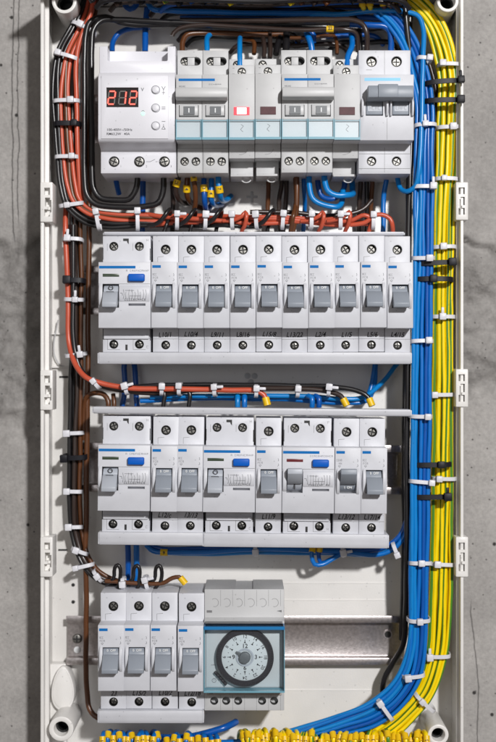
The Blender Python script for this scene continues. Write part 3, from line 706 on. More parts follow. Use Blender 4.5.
# ---- timer
def make_timer():
    t = thing('timer_switch', 'analogue timer switch with a round black and white dial behind a clear teal cover', 'timer switch', modloc(244.2, Z4-1.0))
    Wd = 27.1
    prof = [(0, -38), (H_SH, -38), (H_SH, -21), (46, -21), (46, 24), (H_SH, 25.5), (H_SH, 44.5), (0, 44.5)]
    mb = MB(); mb.prism(prof, -Wd, Wd); me = mb.mesh('b', ['plo'], 0.4)
    hx = [-20.5+8.15*k for k in (0, 1, 2, 4, 5)]
    for x in hx:
        cb = MB(); cb.disc(x, -31.4, 2.75, H_SH-6, H_SH+3, 24); me = cut(me, cb.mesh('k', ['plo']))
    cb = MB(); cb.box(-6, 6, -5, 39, 43.6, 50); me = cut(me, cb.mesh('k', ['plo']))
    link('body', me, t)
    for x in hx: 
        mb = MB(); mb.cup(x, -31.4, 2.7, H_SH-6.2, H_SH-0.3, 22); link('terminal', mb.mesh('terminal', ['blk']), t)  # black liners colour the shade into the open terminal holes
    mb = MB()
    for k in range(6):
        cx = -20.2+8.15*k
        mb = MB(); mb.line([(cx-2.6*math.cos(q)*-1, 35.4+2.8*math.sin(q)) for q in [math.radians(-110+22*i) for i in range(12)]], 0.22, H_SH, H_SH+0.05); link('knockout_outline', mb.mesh('knockout_outline', ['line']), t)
        mb = MB(); mb.box(cx+4.0, cx+4.15, H_SH, H_SH+0.05, 33, 44); link('mould_line', mb.mesh('mould_line', ['line']), t)
        mb = MB(); mb.box(cx+4.0, cx+4.15, H_SH, H_SH+0.05, -38, -24); link('mould_line', mb.mesh('mould_line', ['line']), t)
    mb = MB(); mb.box(-25.6, -22.0, H_SH, H_SH+0.06, 28.6, 30.2); link('corner_notch', mb.mesh('corner_notch', ['line']), t)
    mb = MB(); mb.plate([(22, 29.8), (25.4, 30.4), (25.4, 28.8)], H_SH, H_SH+0.06); link('corner_notch', mb.mesh('corner_notch', ['line']), t)
    mb = MB(); mb.box(-25.5, 25.5, H_SH, H_SH+1.2, -27.2, -22.6); lc = link('label_strip', mb.mesh('label_strip', ['card'], 0.2), t)
    mb = MB(); scribble(-25, -20, -26, 1.2, H_SH+1.2, 4, mb); scribble(-12, -6, -24, 1.0, H_SH+1.2, 5, mb); scribble(3, 12, -24, 1.0, H_SH+1.2, 7, mb); scribble(15, 24, -25, 1.0, H_SH+1.2, 7, mb); link('strip_print', mb.mesh('strip_print', ['ink']), lc)
    mb = MB(); mb.box(-25.8, 25.8, 46, 46.8, -20.2, 21.6); link('face', mb.mesh('face', ['tface'], 0.2), t)
    cx, cz = 0.4, 0.6
    mb = MB(); mb.ring(cx, cz, 15.7, 19.4, 46.8, 51.5, 64)
    for k in range(96):
        a = 2*math.pi*k/96; mb.line([(cx+17.8*math.cos(a), cz+17.8*math.sin(a)), (cx+19.25*math.cos(a), cz+19.25*math.sin(a))], 0.35, 51.4, 51.9)
    link('switching_ring', mb.mesh('switching_ring', ['ring']), t)
    mb = MB(); mb.disc(cx, cz, 15.8, 46.8, 50.0, 64); d = link('dial', mb.mesh('dial', ['dial'], 0.2), t)
    ms = []; mb = MB(); h = 50.02
    for k in range(24):
        a = math.pi/2-2*math.pi*k/24
        mb.line([(cx+(11.2 if k % 2 else 10.6)*math.cos(a), cz+(11.2 if k % 2 else 10.6)*math.sin(a)), (cx+11.8*math.cos(a), cz+11.8*math.sin(a))], 0.4, h, h+.05)
        if k % 2 == 0:
            n = (k+12) % 24 or 24; ms.append(text(str(n), 3.1, cx+13.8*math.cos(a), cz+13.8*math.sin(a), h, 'ink', rot=a-math.pi/2, bold=0.03))
        if k % 2 == 0:
            bx, bz = cx+10.0*math.cos(a), cz+10.0*math.sin(a); mb.plate([(bx+0.95*math.cos(a), bz+0.95*math.sin(a)), (bx+0.95*math.cos(a+2.2), bz+0.95*math.sin(a+2.2)), (bx+0.95*math.cos(a-2.2), bz+0.95*math.sin(a-2.2))], h, h+.06)
    for s_, x, z in (('12', 0, 7.4), ('3', 7.4, 0), ('6', 0, -7.4), ('9', -7.6, 0)): ms.append(text(s_, 4.0, cx+x, cz+z, h, 'ink', bold=0.08))
    ms.append(mb.mesh('q', ['ink'])); link('dial_numerals', join(ms, 'dial_numerals'), d)
    mb = MB(); mb.disc(cx, cz, 4.0, 50, 53.5, 32, 0, 3.6); a = math.radians(148)
    mb.plate([(cx+math.cos(a+1.3)*2.4, cz+math.sin(a+1.3)*2.4), (cx+math.cos(a-1.3)*2.4, cz+math.sin(a-1.3)*2.4), (cx+7.2*math.cos(a-0.1), cz+7.2*math.sin(a-0.1)), (cx+7.2*math.cos(a+0.1), cz+7.2*math.sin(a+0.1))], 50.8, 51.4)
    link('hand_knob', mb.mesh('hand_knob', ['togD'], 0.3), t)
    mb = MB(); mb.ring(cx, cz, 4.8, 6.0, 50.4, 50.7, 40); link('arrow_ring', mb.mesh('arrow_ring', ['togL']), t)
    mb = MB()
    for k in range(5): mb.line([(-20+k*1.6, -9.6-k*1.8), (-18.6+k*1.6, -11.2-k*1.8)], 1.6, 46.8, 49.6)
    link('mode_lever', mb.mesh('mode_lever', ['ring'], 0.1), t)
    mb = MB(); mb.ring(-20.4, -15.8, 1.2, 1.5, 46.8, 46.9, 18); mb.line([(-20.4, -15.8), (-20.4, -14.9)], 0.25, 46.8, 46.9); scribble(-22.6, -19, -5.4, 0.9, 46.8, 3, mb); link('face_print', mb.mesh('face_print', ['print']), t)
    mb = MB(); mb.box(-26.6, 26.6, 54.6, 55.4, -20.6, 22.4)
    for (a, b, c, d_, mi) in ((-27, 27, 20.2, 22.4, 2), (-27, 27, -21.8, -20.8, 1), (-27.05, -26.6, -20.6, 20.2, 1), (26.6, 27.05, -20.6, 20.2, 1)): mb.box(a, b, 46, 56.0, c, d_, mi)
    mb.box(-26.0, 26.0, 47, 55.8, 22.4, 24.4, 0)
    link('clear_cover', mb.mesh('clear_cover', ['teal', 'tealE', 'tealS']), t)
make_timer()

# ---- busbar covers
def bar_cover(px0, px1, py0, py1, h0, h1, label, ry=0, name='busbar_cover'):
    x0, zt = XZ(px0, py0, h1); x1, zb = XZ(px1, py1, h1); xc = (x0+x1)/2; zc = (zt+zb)/2; hw = (x1-x0)/2; hh = (zt-zb)/2
    t = thing(name, label, 'busbar cover', (xc*MM, -h0*MM, zc*MM), 'white busbar covers', ry); d = h1-h0
    mb = MB(); mb.prism([(0, -hh), (d-1.5, -hh), (d-0.4, -hh*0.4), (d-0.4, -hh*0.2), (d, hh*0.1), (d, hh), (0, hh)], -hw, hw); link('cover', mb.mesh('cover', ['pl'], 0.4), t)
    mb = MB()
    for s_ in (-1, 1): mb.box(s_*hw-0.0 if s_ < 0 else hw, s_*hw+0.9 if s_ > 0 else -hw-0.0, 2, d-1, -hh+0.5, hh-0.5) if False else None
    mb.box(-hw-0.9, -hw, 4, d-1.2, -hh+0.4, hh-0.4); mb.box(hw, hw+0.9, 4, d-1.2, -hh+0.4, hh-0.4); link('end_cap', mb.mesh('end_cap', ['pl'], 0.3), t)
bar_cover(98.5, 411, 352.3, 364, 15, 54, 'long white busbar cover along the bottom of the second row')
bar_cover(99, 202.6, 532.5, 545.5, 15, 54, 'white busbar cover under the left four modules of the third row', R3)
bar_cover(203.6, 388, 534.0, 548, 15, 54, 'white busbar cover under the right part of the third row', R3)
bar_cover(98.5, 202.5, 711, 724, 15, 54, 'short white busbar cover under the four breakers of the bottom row')
bar_cover(93, 411, 408.2, 415.0, 38, 56, 'thin white busbar cover along the top of the third row', R3)
bar_cover(104, 404, 231.8, 235.5, 20, 36, 'narrow white busbar strip on top of the second row')
mb = MB(); mb.box(0, 1, 0, 1, 0, 1)
for i in range(4):   # latch blocks seen on top of the bottom row
    pass

# ------------------------------------------------------------ cables
def smooth_path(P, step=2.2):
    P = [Vector(p) for p in P]; Q = [P[0]*2-P[1]]+P+[P[-1]*2-P[-2]]; out = []
    for i in range(1, len(Q)-2):
        p0, p1, p2, p3 = Q[i-1:i+3]; n = max(2, int((p2-p1).length/step))
        d = lambda a, b: max(1e-3, (a-b).length**0.5)
        t0 = 0; t1 = t0+d(p1, p0); t2 = t1+d(p2, p1); t3 = t2+d(p3, p2)
        for k in range(n):
            t = t1+(t2-t1)*k/n
            A1 = p0*((t1-t)/(t1-t0))+p1*((t-t0)/(t1-t0)); A2 = p1*((t2-t)/(t2-t1))+p2*((t-t1)/(t2-t1)); A3 = p2*((t3-t)/(t3-t2))+p3*((t-t2)/(t3-t2))
            B1 = A1*((t2-t)/(t2-t0))+A2*((t-t0)/(t2-t0)); B2 = A2*((t3-t)/(t3-t1))+A3*((t-t1)/(t3-t1))
            out.append(B1*((t2-t)/(t2-t1))+B2*((t-t1)/(t2-t1)))
    out.append(P[-1]); return out
def tube_mesh(P, r, mats, ns=12, stripe=None, phase=0.0, twist=0.0, name='cable'):
    """P: list of Vectors in mm (x, -h, z)"""
    n = len(P); T = [(P[min(i+1, n-1)]-P[max(i-1, 0)]).normalized() for i in range(n)]
    up = Vector((0, -1, 0)) if abs(T[0].y) < 0.9 else Vector((0, 0, 1)); N = (up-T[0]*up.dot(T[0])).normalized()
    vs = []; fs = []; mi = []
    for i in range(n):
        if i: N = (N-T[i]*N.dot(T[i])).normalized()
        B = T[i].cross(N)
        for k in range(ns):
            a = 2*math.pi*k/ns+phase+twist*i; vs.append((P[i]+(N*math.cos(a)+B*math.sin(a))*r)*MM)
    for i in range(n-1):
        for k in range(ns):
            fs.append((i*ns+k, i*ns+(k+1) % ns, (i+1)*ns+(k+1) % ns, (i+1)*ns+k)); mi.append(1 if stripe and k in stripe else 0)
    fs.append(tuple(range(ns-1, -1, -1))); mi.append(0); fs.append(tuple(range((n-1)*ns, n*ns))); mi.append(0)
    me = bpy.data.meshes.new(name); me.from_pydata(vs, [], fs)
    for p, q in zip(me.polygons, mi): p.material_index = q
    for m_ in mats: me.materials.append(M[m_])
    finish(me, 50); return me
CABLES = []
def cable(pts, col, label, group=None, r=1.5, world=False, sleeve=None, ferrule=False):
    P = smooth_path(pts if world else [W3(*p) for p in pts])
    sd = Vector((random.uniform(-50, 50), 0, random.uniform(-50, 50)))
    for i in range(2, len(P)-3):
        q = P[i]*0.028+sd; w_ = NZ.noise_vector(q)*0.75+NZ.noise_vector(q*3.1)*0.18; P[i] = P[i]+Vector((w_.x, w_.y*0.6, w_.z))
    ctr = P[0].copy(); Q = [p-ctr for p in P]
    if col == 'yg': me = tube_mesh(Q, r, ['c_yel', 'c_grn'], 14, stripe=random.choice(((0, 1), (0, 1), (0, 1, 2), (0, 1, 2, 3))), phase=random.uniform(0, 6.28), twist=random.uniform(-.012, .012))
    else: me = tube_mesh(Q, r, ['c_'+col], 12)
    o = link('cable', me); o.location = ctr*MM; tag(o, label, 'cable', group)
    if ferrule:      # yellow end sleeve at the last point
        k = max(1, int(3.6/2.2)); seg = [Q[-1-k]]+[Q[-1]]; d = (seg[1]-seg[0]).normalized()
        seg = [Q[-1]-d*4.2, Q[-1]-d*0.6, Q[-1]+d*1.5]
        link('end_sleeve', tube_mesh(seg, r+0.75, ['mark'], 14, name='end_sleeve'), o)
    for f in (sleeve or []):
        frac, txt = f if isinstance(f, tuple) else (f, None)
        i = min(len(Q)-2, max(1, int(frac*(len(Q)-1)))); d = (Q[i+1]-Q[i-1]).normalized(); seg = [Q[i]-d*2.5, Q[i], Q[i]+d*2.5]
        s_ = link('marker_sleeve', tube_mesh(seg, r+0.7, ['mark'], 14, name='marker_sleeve'), o)
        if txt:
            ang = math.atan2(d.z, d.x); 
            if abs(ang) > math.pi/2+0.1: ang -= math.pi
            me = text(txt, 3.0, 0, 0, r+0.76, 'ink', bold=0.08); link('marker_number', me, s_, Q[i]*MM).rotation_euler = (0, -ang, 0)
    return o
def bundle(st, lanes, what, where, group, r=1.45, jit=0.8, tails=None):
    """st: stations (px, py, halfwidth px, h).  lanes: (t in -1..1 across, dh, colour)."""
    n = len(st); nor = []
    for i in range(n):
        a = st[max(0, i-1)]; b = st[min(n-1, i+1)]; d = Vector((b[0]-a[0], b[1]-a[1])).normalized(); nor.append((-d.y, d.x))
    for k, (t, dh, col) in enumerate(lanes):
        pts = []; ph = random.uniform(0, 6)
        for i, (x, y, hw_, h) in enumerate(st):
            o_ = -t*hw_+jit*math.sin(ph+i*1.1+random.uniform(-.4, .4))
            pts.append((x-nor[i][0]*o_*-1, y-nor[i][1]*o_*-1, h+dh+random.uniform(-.3, .3)))
        if tails and tails.get(k): pts = pts+tails[k]
        cable(pts, col, '%s, %s %s' % (what[col] if isinstance(what, dict) else what, ORD[k], where), group, r)

# right side: blue bundle (normal points so that t=+1 is the right/outer side after sign)
BL = [(380, 8, 7, 26), (395, 22, 8, 28), (409, 45, 8, 30), (419, 75, 9, 33), (425, 105, 8.5, 35), (425, 150, 8.5, 36), (424.5, 200, 8.5, 36), (423.5, 260, 8.5, 36), (422, 320, 8.5, 36), (421, 400, 8.7, 36), (420.5, 480, 9, 36), (420, 560, 8.5, 36), (419, 610, 8.2, 36), (417.5, 645, 8, 36), (411, 675, 8.5, 36), (396, 699, 9, 35), (373, 716, 10, 33), (345, 726, 9, 31), (312, 736, 8, 30), (270, 748, 8, 28)]
lan = [(-0.95, 0, 'blue'), (-0.5, 0.4, 'sky'), (0.0, 0, 'blue'), (0.48, 0.5, 'dblue'), (0.95, 0, 'blue'), (-0.75, -3, 'dblue'), (-0.2, -3, 'blue'), (0.3, -3, 'blue'), (0.8, -3, 'dblue')]
lan = [(t, dh+3, c) for t, dh, c in lan]
bundle(BL, lan, 'blue neutral cable', 'lane of the tall blue bundle', 'blue cables of the tall right bundle', r=1.48)
YG = [(405, -6, 8, 22), (420, 6, 8.5, 23), (433, 22, 9.5, 24), (443, 46, 10.5, 25), (449.5, 78, 10, 26), (449, 110, 9.6, 26), (448, 150, 9.6, 26), (445.5, 200, 9.2, 26), (443.5, 260, 9, 26), (442.5, 350, 9, 26), (442.5, 450, 9, 26), (441.5, 550, 9, 26), (440, 620, 9.4, 26), (436, 658, 9.6, 26), (425, 690, 10, 26), (407, 712, 10, 25), (388, 728, 10, 24), (366, 742, 9, 22), (350, 752, 9, 22)]
lan = [(-0.95, 3, 'yg'), (-0.5, 3.4, 'yg'), (0.0, 3, 'yg'), (0.5, 3.4, 'yg'), (0.97, 2.6, 'yg'), (-0.75, 0, 'yg'), (-0.2, 0, 'yg'), (0.3, 0, 'yg'), (0.8, 0, 'yg')]
bundle(YG, lan, 'yellow and green earth cable', 'lane of the tall right bundle', 'yellow and green earth cables', r=1.6)
cable([(310, 14, 24), (345, 14, 26), (375, 11, 30), (405, 12, 33), (418, 16, 34), (422.5, 28, 35), (423, 60, 39), (422, 110, 42), (420, 150, 43), (418.5, 172, 43), (415, 186, 41), (407, 191.5, 38), (400, 188.5, 33), (397, 178, 30), (396, 168, 28)], 'sky', 'bright blue cable in front of the blue bundle, hooking into the main switch bottom', r=1.75)
cable([(404, -5, 34), (406, 20, 34), (410, 60, 32), (412.5, 100, 32), (410, 160, 34), (409, 240, 34), (408.5, 340, 34), (407, 440, 34), (407, 560, 34), (405.5, 620, 30), (403, 645, 26), (392, 664, 18), (384, 680, 16), (384, 698, 14), (392, 708, 12)], 'black', 'long black cable left of the blue bundle, curling at its bottom', r=2.0)
cable([(411, -5, 20), (410, 30, 20), (413, 80, 18), (410, 160, 14), (409, 230, 12), (407, 330, 12), (405, 420, 12), (405, 520, 12), (403, 600, 12), (402, 640, 12)], 'black', 'second black cable behind the blue bundle', r=2.2)
cable([(428, 60, 25), (436, 90, 24), (438, 130, 22), (434, 200, 22)], 'dkbr', 'dark brown cable between blue and yellow bundles near the top', r=1.5)
# blue jumper from the main switch bottom into the blue bundle
cable([(412, 50, 20), (420, 90, 24), (420, 150, 28), (417.5, 200, 38), (415.5, 260, 40), (414, 320, 40), (413, 400, 40), (412.5, 480, 40), (412, 560, 40), (411.5, 620, 39), (407, 655, 38), (394, 683, 37), (368, 704, 35), (335, 717, 32), (300, 728, 28), (262, 740, 24), (240, 752, 22)], 'sky', 'bright blue cable along the inner side of the blue bundle, sweeping to the lower edge', r=1.6)
cable([(388, 172, 22), (386, 184, 22), (383.5, 198, 20), (383, 236, 20), (380, 300, 12), (376, 350, 10), (372, 385, 12), (368, 396, 14)], 'blue', 'blue cable dropping from the main switch behind the second row', r=1.8)

# left bundle A: turns right above the second row
A1 = [(89, -6, 5, 17), (85, 12, 6, 19), (76, 31, 6.5, 21), (65, 53, 7, 22), (61, 80, 7.5, 23), (61, 110, 7.5, 23), (63, 150, 7.5, 23), (67, 185, 7.5, 23), (73, 203, 7.5, 23), (87, 215, 7, 23), (110, 220, 6.5, 23), (140, 221, 5.5, 22), (200, 221.5, 5, 21)]
What = {'black': 'black phase cable', 'red': 'red phase cable', 'brown': 'brown phase cable', 'dkbr': 'dark brown phase cable'}
Tl = {0: [(225, 225, 32), (238, 226, 32)], 1: [(205, 224, 30)], 2: [(260, 219, 30), (330, 221, 30), (355, 220, 31)], 3: [(250, 217, 30), (300, 218, 30), (330, 222, 30), (368, 224, 30)], 4: [(230, 226, 28), (262, 226, 28)], 5: [(280, 222, 30)], 6: [(250, 221, 30)]}
bundle(A1, [(-1.0, 0, 'black'), (-0.5, 1.2, 'black'), (0.12, 1.0, 'red'), (1.0, 0.2, 'red'), (-0.1, -3, 'black'), (-0.75, -3, 'black'), (0.56, 0.3, 'brown'), (0.75, -2.6, 'black'), (0.3, -3, 'dkbr')][::1], What, 'lane, left bundle, turning right above the second row', 'phase cables along the left side', r=1.55, tails=Tl)
A2 = [(96, -6, 3, 14), (91, 15, 4, 15), (81, 36, 4.5, 17), (74, 55, 4.5, 18), (72.5, 90, 4.5, 18), (72.5, 150, 4.5, 18), (76, 195, 4.5, 17), (76, 240, 5, 15), (76, 300, 5, 15), (76.5, 350, 5, 15), (76, 400, 6, 15), (75.5, 450, 6, 15), (75, 500, 6, 15), (77, 535, 5.5, 15), (84, 560, 5, 17), (97, 575, 4.5, 20), (118, 583, 3.5, 20), (150, 585, 3, 20)]
bundle(A2, [(-0.9, 0, 'black'), (-0.1, 1.2, 'dkbr'), (0.85, 0, 'brown'), (0.4, -2.8, 'dkbr'), (-0.5, -2.8, 'black')], What, 'lane, left bundle, running down to the bottom row', 'phase cables along the left side', r=1.65)
cable([(93, -6, 22), (90, 14, 23), (82, 34, 25), (77, 55, 25), (76, 90, 25), (77.5, 150, 25), (80, 190, 23), (83, 206, 20)], 'red', 'red cable on the right side of the upper left bundle', r=1.7)
# A3: to the rail between rows 2 and 3
cable([(66, 200, 12), (65, 225, 17), (66.5, 260, 19), (68, 300, 20), (70, 345, 22), (76, 365, 28), (87, 378, 33), (103, 384, 33), (130, 388, 33), (180, 389, 33), (230, 390.5, 33), (256, 391, 33), (264, 395, 33), (267, 403.5, 34)], 'red', 'red cable curving right between the second and third rows', r=1.9, ferrule=True)
cable([(70, 225, 14), (71, 260, 16), (71, 300, 17), (72, 345, 18), (77, 366, 24), (90, 381, 29), (110, 389, 29), (150, 393, 29), (200, 390, 28), (250, 388, 28), (300, 388, 30), (328, 391, 31), (341, 396, 32), (346, 404, 33)], 'dkbr', 'dark brown cable under the red one between second and third rows', r=1.8, ferrule=True)
cable([(73, 225, 20), (73.5, 300, 22), (75, 350, 24), (84, 374, 26), (105, 386, 26), (160, 385, 26), (220, 385, 26), (290, 385.5, 28), (335, 387, 30), (358, 391, 31), (368, 397, 32), (371.5, 404, 33)], 'black', 'black cable reaching the rightmost yellow end sleeve above the third row', r=1.7, ferrule=True)
# blue line under it
cable([(150, 397, 24), (200, 396, 25), (260, 396, 25), (310, 396, 25), (340, 399, 26), (362, 398, 24), (385, 380, 14), (400, 360, 10)], 'sky', 'light blue cable running above the third row, front one', r=1.7)
cable([(140, 401, 22), (200, 398, 21), (280, 399.5, 21), (340, 402, 22), (366, 400, 20), (374, 385, 12), (376, 360, 10)], 'blue', 'blue cable running above the third row, rear one', r=1.7)
for x, c, w_ in ((237.5, 'sky', 'left'), (244.5, 'blue', 'right')): cable([(x, 396, 29), (x, 400, 31), (x, 407, 31)], c, 'short %s blue end of the pair entering the middle device of the third row' % w_, r=1.9)
for x, c, w_ in ((312, 'blue', 'left'), (319, 'dblue', 'right')): cable([(x-4, 396, 29), (x, 398, 32), (x, 407, 31)], c, 'short %s blue end of the pair entering the red window device' % w_, r=1.9)
for x, w_ in ((163, 'left'), (188.5, 'right')): cable([(x-2, 388, 30), (x+1, 394, 31), (x, 408, 31)], 'black', 'short black end on the %s dropping into the third row' % w_, r=1.5)
# brown vertical and its loop
cable([(91, 40, 12), (90, 120, 12), (89, 200, 14), (88.5, 260, 15), (88, 330, 15), (87.5, 400, 16), (86.5, 470, 16), (86, 560, 16), (86, 640, 16), (86.5, 695, 18), (89, 710, 20), (97, 718, 22), (112, 719, 22)], 'brown', 'long brown cable running down left of the modules and under the bottom row', r=1.9)
cable([(84.5, 440, 14), (84.5, 405, 16), (87, 396, 18), (95, 393, 20), (104, 395, 21), (108, 402, 22), (108, 412, 22)], 'brown', 'brown cable looping over into the third row at the left', r=1.8)
cable([(113, 394, 20), (114, 402, 22), (114, 412, 22)], 'brown', 'short brown end beside the looping brown cable', r=1.6)
# black pair around the voltage relay
cable([(330, 22, 20), (260, 24, 22), (180, 22.5, 24), (120, 19.5, 26), (101, 21, 27), (93.5, 30, 28), (91.5, 50, 28), (91.5, 110, 28), (92, 170, 28), (94, 188, 28), (101, 198, 28), (118, 200, 28), (129, 199, 28), (135.5, 190, 28), (138, 170, 30)], 'black', 'inner black cable curving from above the relay down to its middle terminal', r=2.1)
cable([(330, 27, 18), (260, 27.5, 20), (180, 25, 22), (125, 23, 24), (105, 17, 26), (90, 22, 28), (85.5, 36, 28), (84.5, 110, 28), (84.5, 175, 28), (87, 195, 28), (95, 204, 28), (112, 207, 28), (145, 206.5, 28), (158, 203, 28), (163, 192, 28), (163.5, 170, 30)], 'black', 'outer black cable curving round under the relay to its right terminal', r=2.1)
cable([(115, 168, 20), (116, 182, 16), (119, 194, 10)], 'dblue', 'short dark blue cable below the left side of the voltage relay', r=1.9)
cable([(143, 168, 14), (143, 200, 14), (142, 240, 12)], 'dblue', 'dark blue cable dropping straight below the voltage relay', r=2.1)
cable([(124, 362, 8), (125, 385, 8), (122, 408, 8)], 'dblue', 'dark blue cable behind the gap between second and third rows', r=2.0)
cable([(134, 362, 8), (136, 385, 10), (137, 408, 12)], 'dblue', 'dark blue cable right of its twin in the gap above the third row', r=2.0)
cable([(140, 214, 20), (165, 217, 26), (200, 219, 30), (260, 223, 30), (305, 221, 30), (335, 219, 30)], 'red', 'red cable joining the black bundle from behind below the relay, front one', r=1.6)
cable([(150, 226, 20), (175, 223, 24), (220, 221, 27), (280, 219, 27), (340, 225, 28), (362, 222, 28)], 'red', 'red cable joining the black bundle from behind below the relay, rear one', r=1.6)
# stubs into second row from the red bundle
for i, (xt, c) in enumerate(((164, 'black'), (190, 'black'), (216, 'black'), (241, 'red'), (267, 'black'), (293, 'brown'), (319, 'red'), (345, 'red'))):
    dx = 9 if c != 'brown' else 0
    if c == 'red': pts = [(xt-18, 221, 32), (xt-8, 220, 34), (xt+0.5, 216, 36), (xt+4.5, 212, 36), (xt+5.5, 216, 38), (xt+3.5, 225, 36), (xt, 232, 30), (xt, 241, 27)]
    else: pts = [(xt-16, 225, 30), (xt-9, 224, 35), (xt-2, 219, 38), (xt+3, 212, 38), (xt+5.5, 209.5, 35), (xt+6, 213, 29), (xt+3, 222, 24), (xt, 232, 26), (xt, 241, 27)]
    if c == 'brown': pts = [(xt+2, 172, 26), (xt+3, 200, 28), (xt, 218, 36), (xt-2, 231, 30), (xt-2, 241, 27)]
    cable(pts, c, '%s cable end looping into the %s breaker of the second row' % (c, ORD[i]), 'cable ends entering the second row', 1.45 if c != 'brown' else 1.6, ferrule=True)
cable([(350, 225, 33), (366, 222, 35), (374, 216, 36), (382, 215, 36), (390, 219, 36), (392.5, 225, 36), (393, 233, 31), (393, 241, 28)], 'red', 'red cable end arching into the rightmost breaker of the second row', 'cable ends entering the second row', 1.6, ferrule=True)
cable([(340, 222, 33), (352, 220, 34), (364, 215, 36), (372, 220, 35), (369, 231, 31), (369, 241, 27)], 'red', 'red cable end entering the ninth breaker of the second row', 'cable ends entering the second row', 1.5, ferrule=True)
# cables under the top row
und = [(172, 'dkbr', 200), (178, 'mk', 192), (268, 'brown', 200), (281, 'dkbr', 200), (286, 'dkbr', 204), (360, 'dkbr', 215), (366, 'black', 222), (372, 'brown', 205)]
for i, (x, c, y1) in enumerate(und):
    if c == 'mk': continue
    cable([(x, 168, 16), (x+0.5, 185, 13), (x+random.uniform(-2, 1), y1, 9), (x+random.uniform(-4, 3), 240, 7)], c, '%s cable hanging below the top row, %s from the left' % ({'dkbr': 'dark brown', 'brown': 'brown', 'black': 'black'}[c], ORD[i]), 'cables hanging below the top row', 1.7)
cable([(181, 168, 28), (178, 180, 30), (176, 190, 28), (178, 198, 24), (184, 203, 14), (196, 203, 7)], 'dkbr', 'cable with a yellow number sleeve at the left under the top row', r=1.9, sleeve=[(0.33, '12')])
cable([(188, 168, 26), (187, 180, 28), (187, 192, 26), (189, 200, 20), (196, 206, 10), (206, 210, 6)], 'brown', 'second cable with a yellow number sleeve under the top row', r=1.9, sleeve=[(0.36, '14')])
cable([(193, 168, 30), (194, 178, 32), (195, 195, 28), (194, 215, 20)], 'brown', 'brown cable with a yellow sleeve up against the top row', r=1.7, sleeve=[(0.22, '8')])
cable([(204, 168, 22), (204, 185, 27), (205, 200, 27), (206, 207, 22), (208, 209, 12), (212, 204, 5)], 'dblue', 'deep blue cable end with a yellow sleeve, left one of three under the top row', r=1.9, sleeve=[(0.42, '3')])
cable([(211, 168, 22), (212, 185, 27), (211.5, 197, 27), (213, 203, 22), (217, 205, 12), (222, 204, 5)], 'blue', 'blue cable end with a yellow sleeve, middle one of three under the top row', r=1.9, sleeve=[(0.45, '4')])
cable([(219, 168, 30), (219, 182, 33), (220.5, 192, 32), (222, 199, 25), (226, 200, 14), (231, 196, 6)], 'sky', 'bright blue cable end with a yellow sleeve, right one of three under the top row', r=2.0, sleeve=[(0.33, '7')])
cable([(304, 168, 22), (304, 190, 22), (305, 206, 14), (303, 240, 8)], 'blue', 'blue cable hanging straight left of the loops under the top row', r=1.6)
cable([(310, 168, 32), (310, 186, 34), (313, 198, 35), (322, 204, 35), (338, 207, 34), (342, 203, 30), (343, 190, 24)], 'sky', 'bright blue cable looping low under the second two pole breaker', r=2.0)
cable([(324, 168, 34), (324.5, 182, 36), (328, 191, 37), (336, 195, 37), (347, 195, 36), (352.5, 194.5, 31), (353, 190, 18), (352, 170, 10)], 'sky', 'bright blue cable bending right, front one under the second two pole breaker', r=2.1)
cable([(318, 168, 16), (318, 184, 16), (322, 196, 16), (334, 198, 14), (344, 188, 14), (344, 170, 14)], 'dblue', 'dark blue cable loop behind the bright blue ones', r=2.0)
cable([(296, 168, 30), (297, 190, 31), (296, 214, 30), (292, 234, 28)], 'brown', 'brown cable dropping in front of the red bundle', r=1.9)
cable([(250, 212, 24), (290, 212, 22), (330, 216, 20), (362, 210, 18), (372, 200, 16)], 'dkbr', 'dark brown cable lying behind the red bundle', r=1.6)
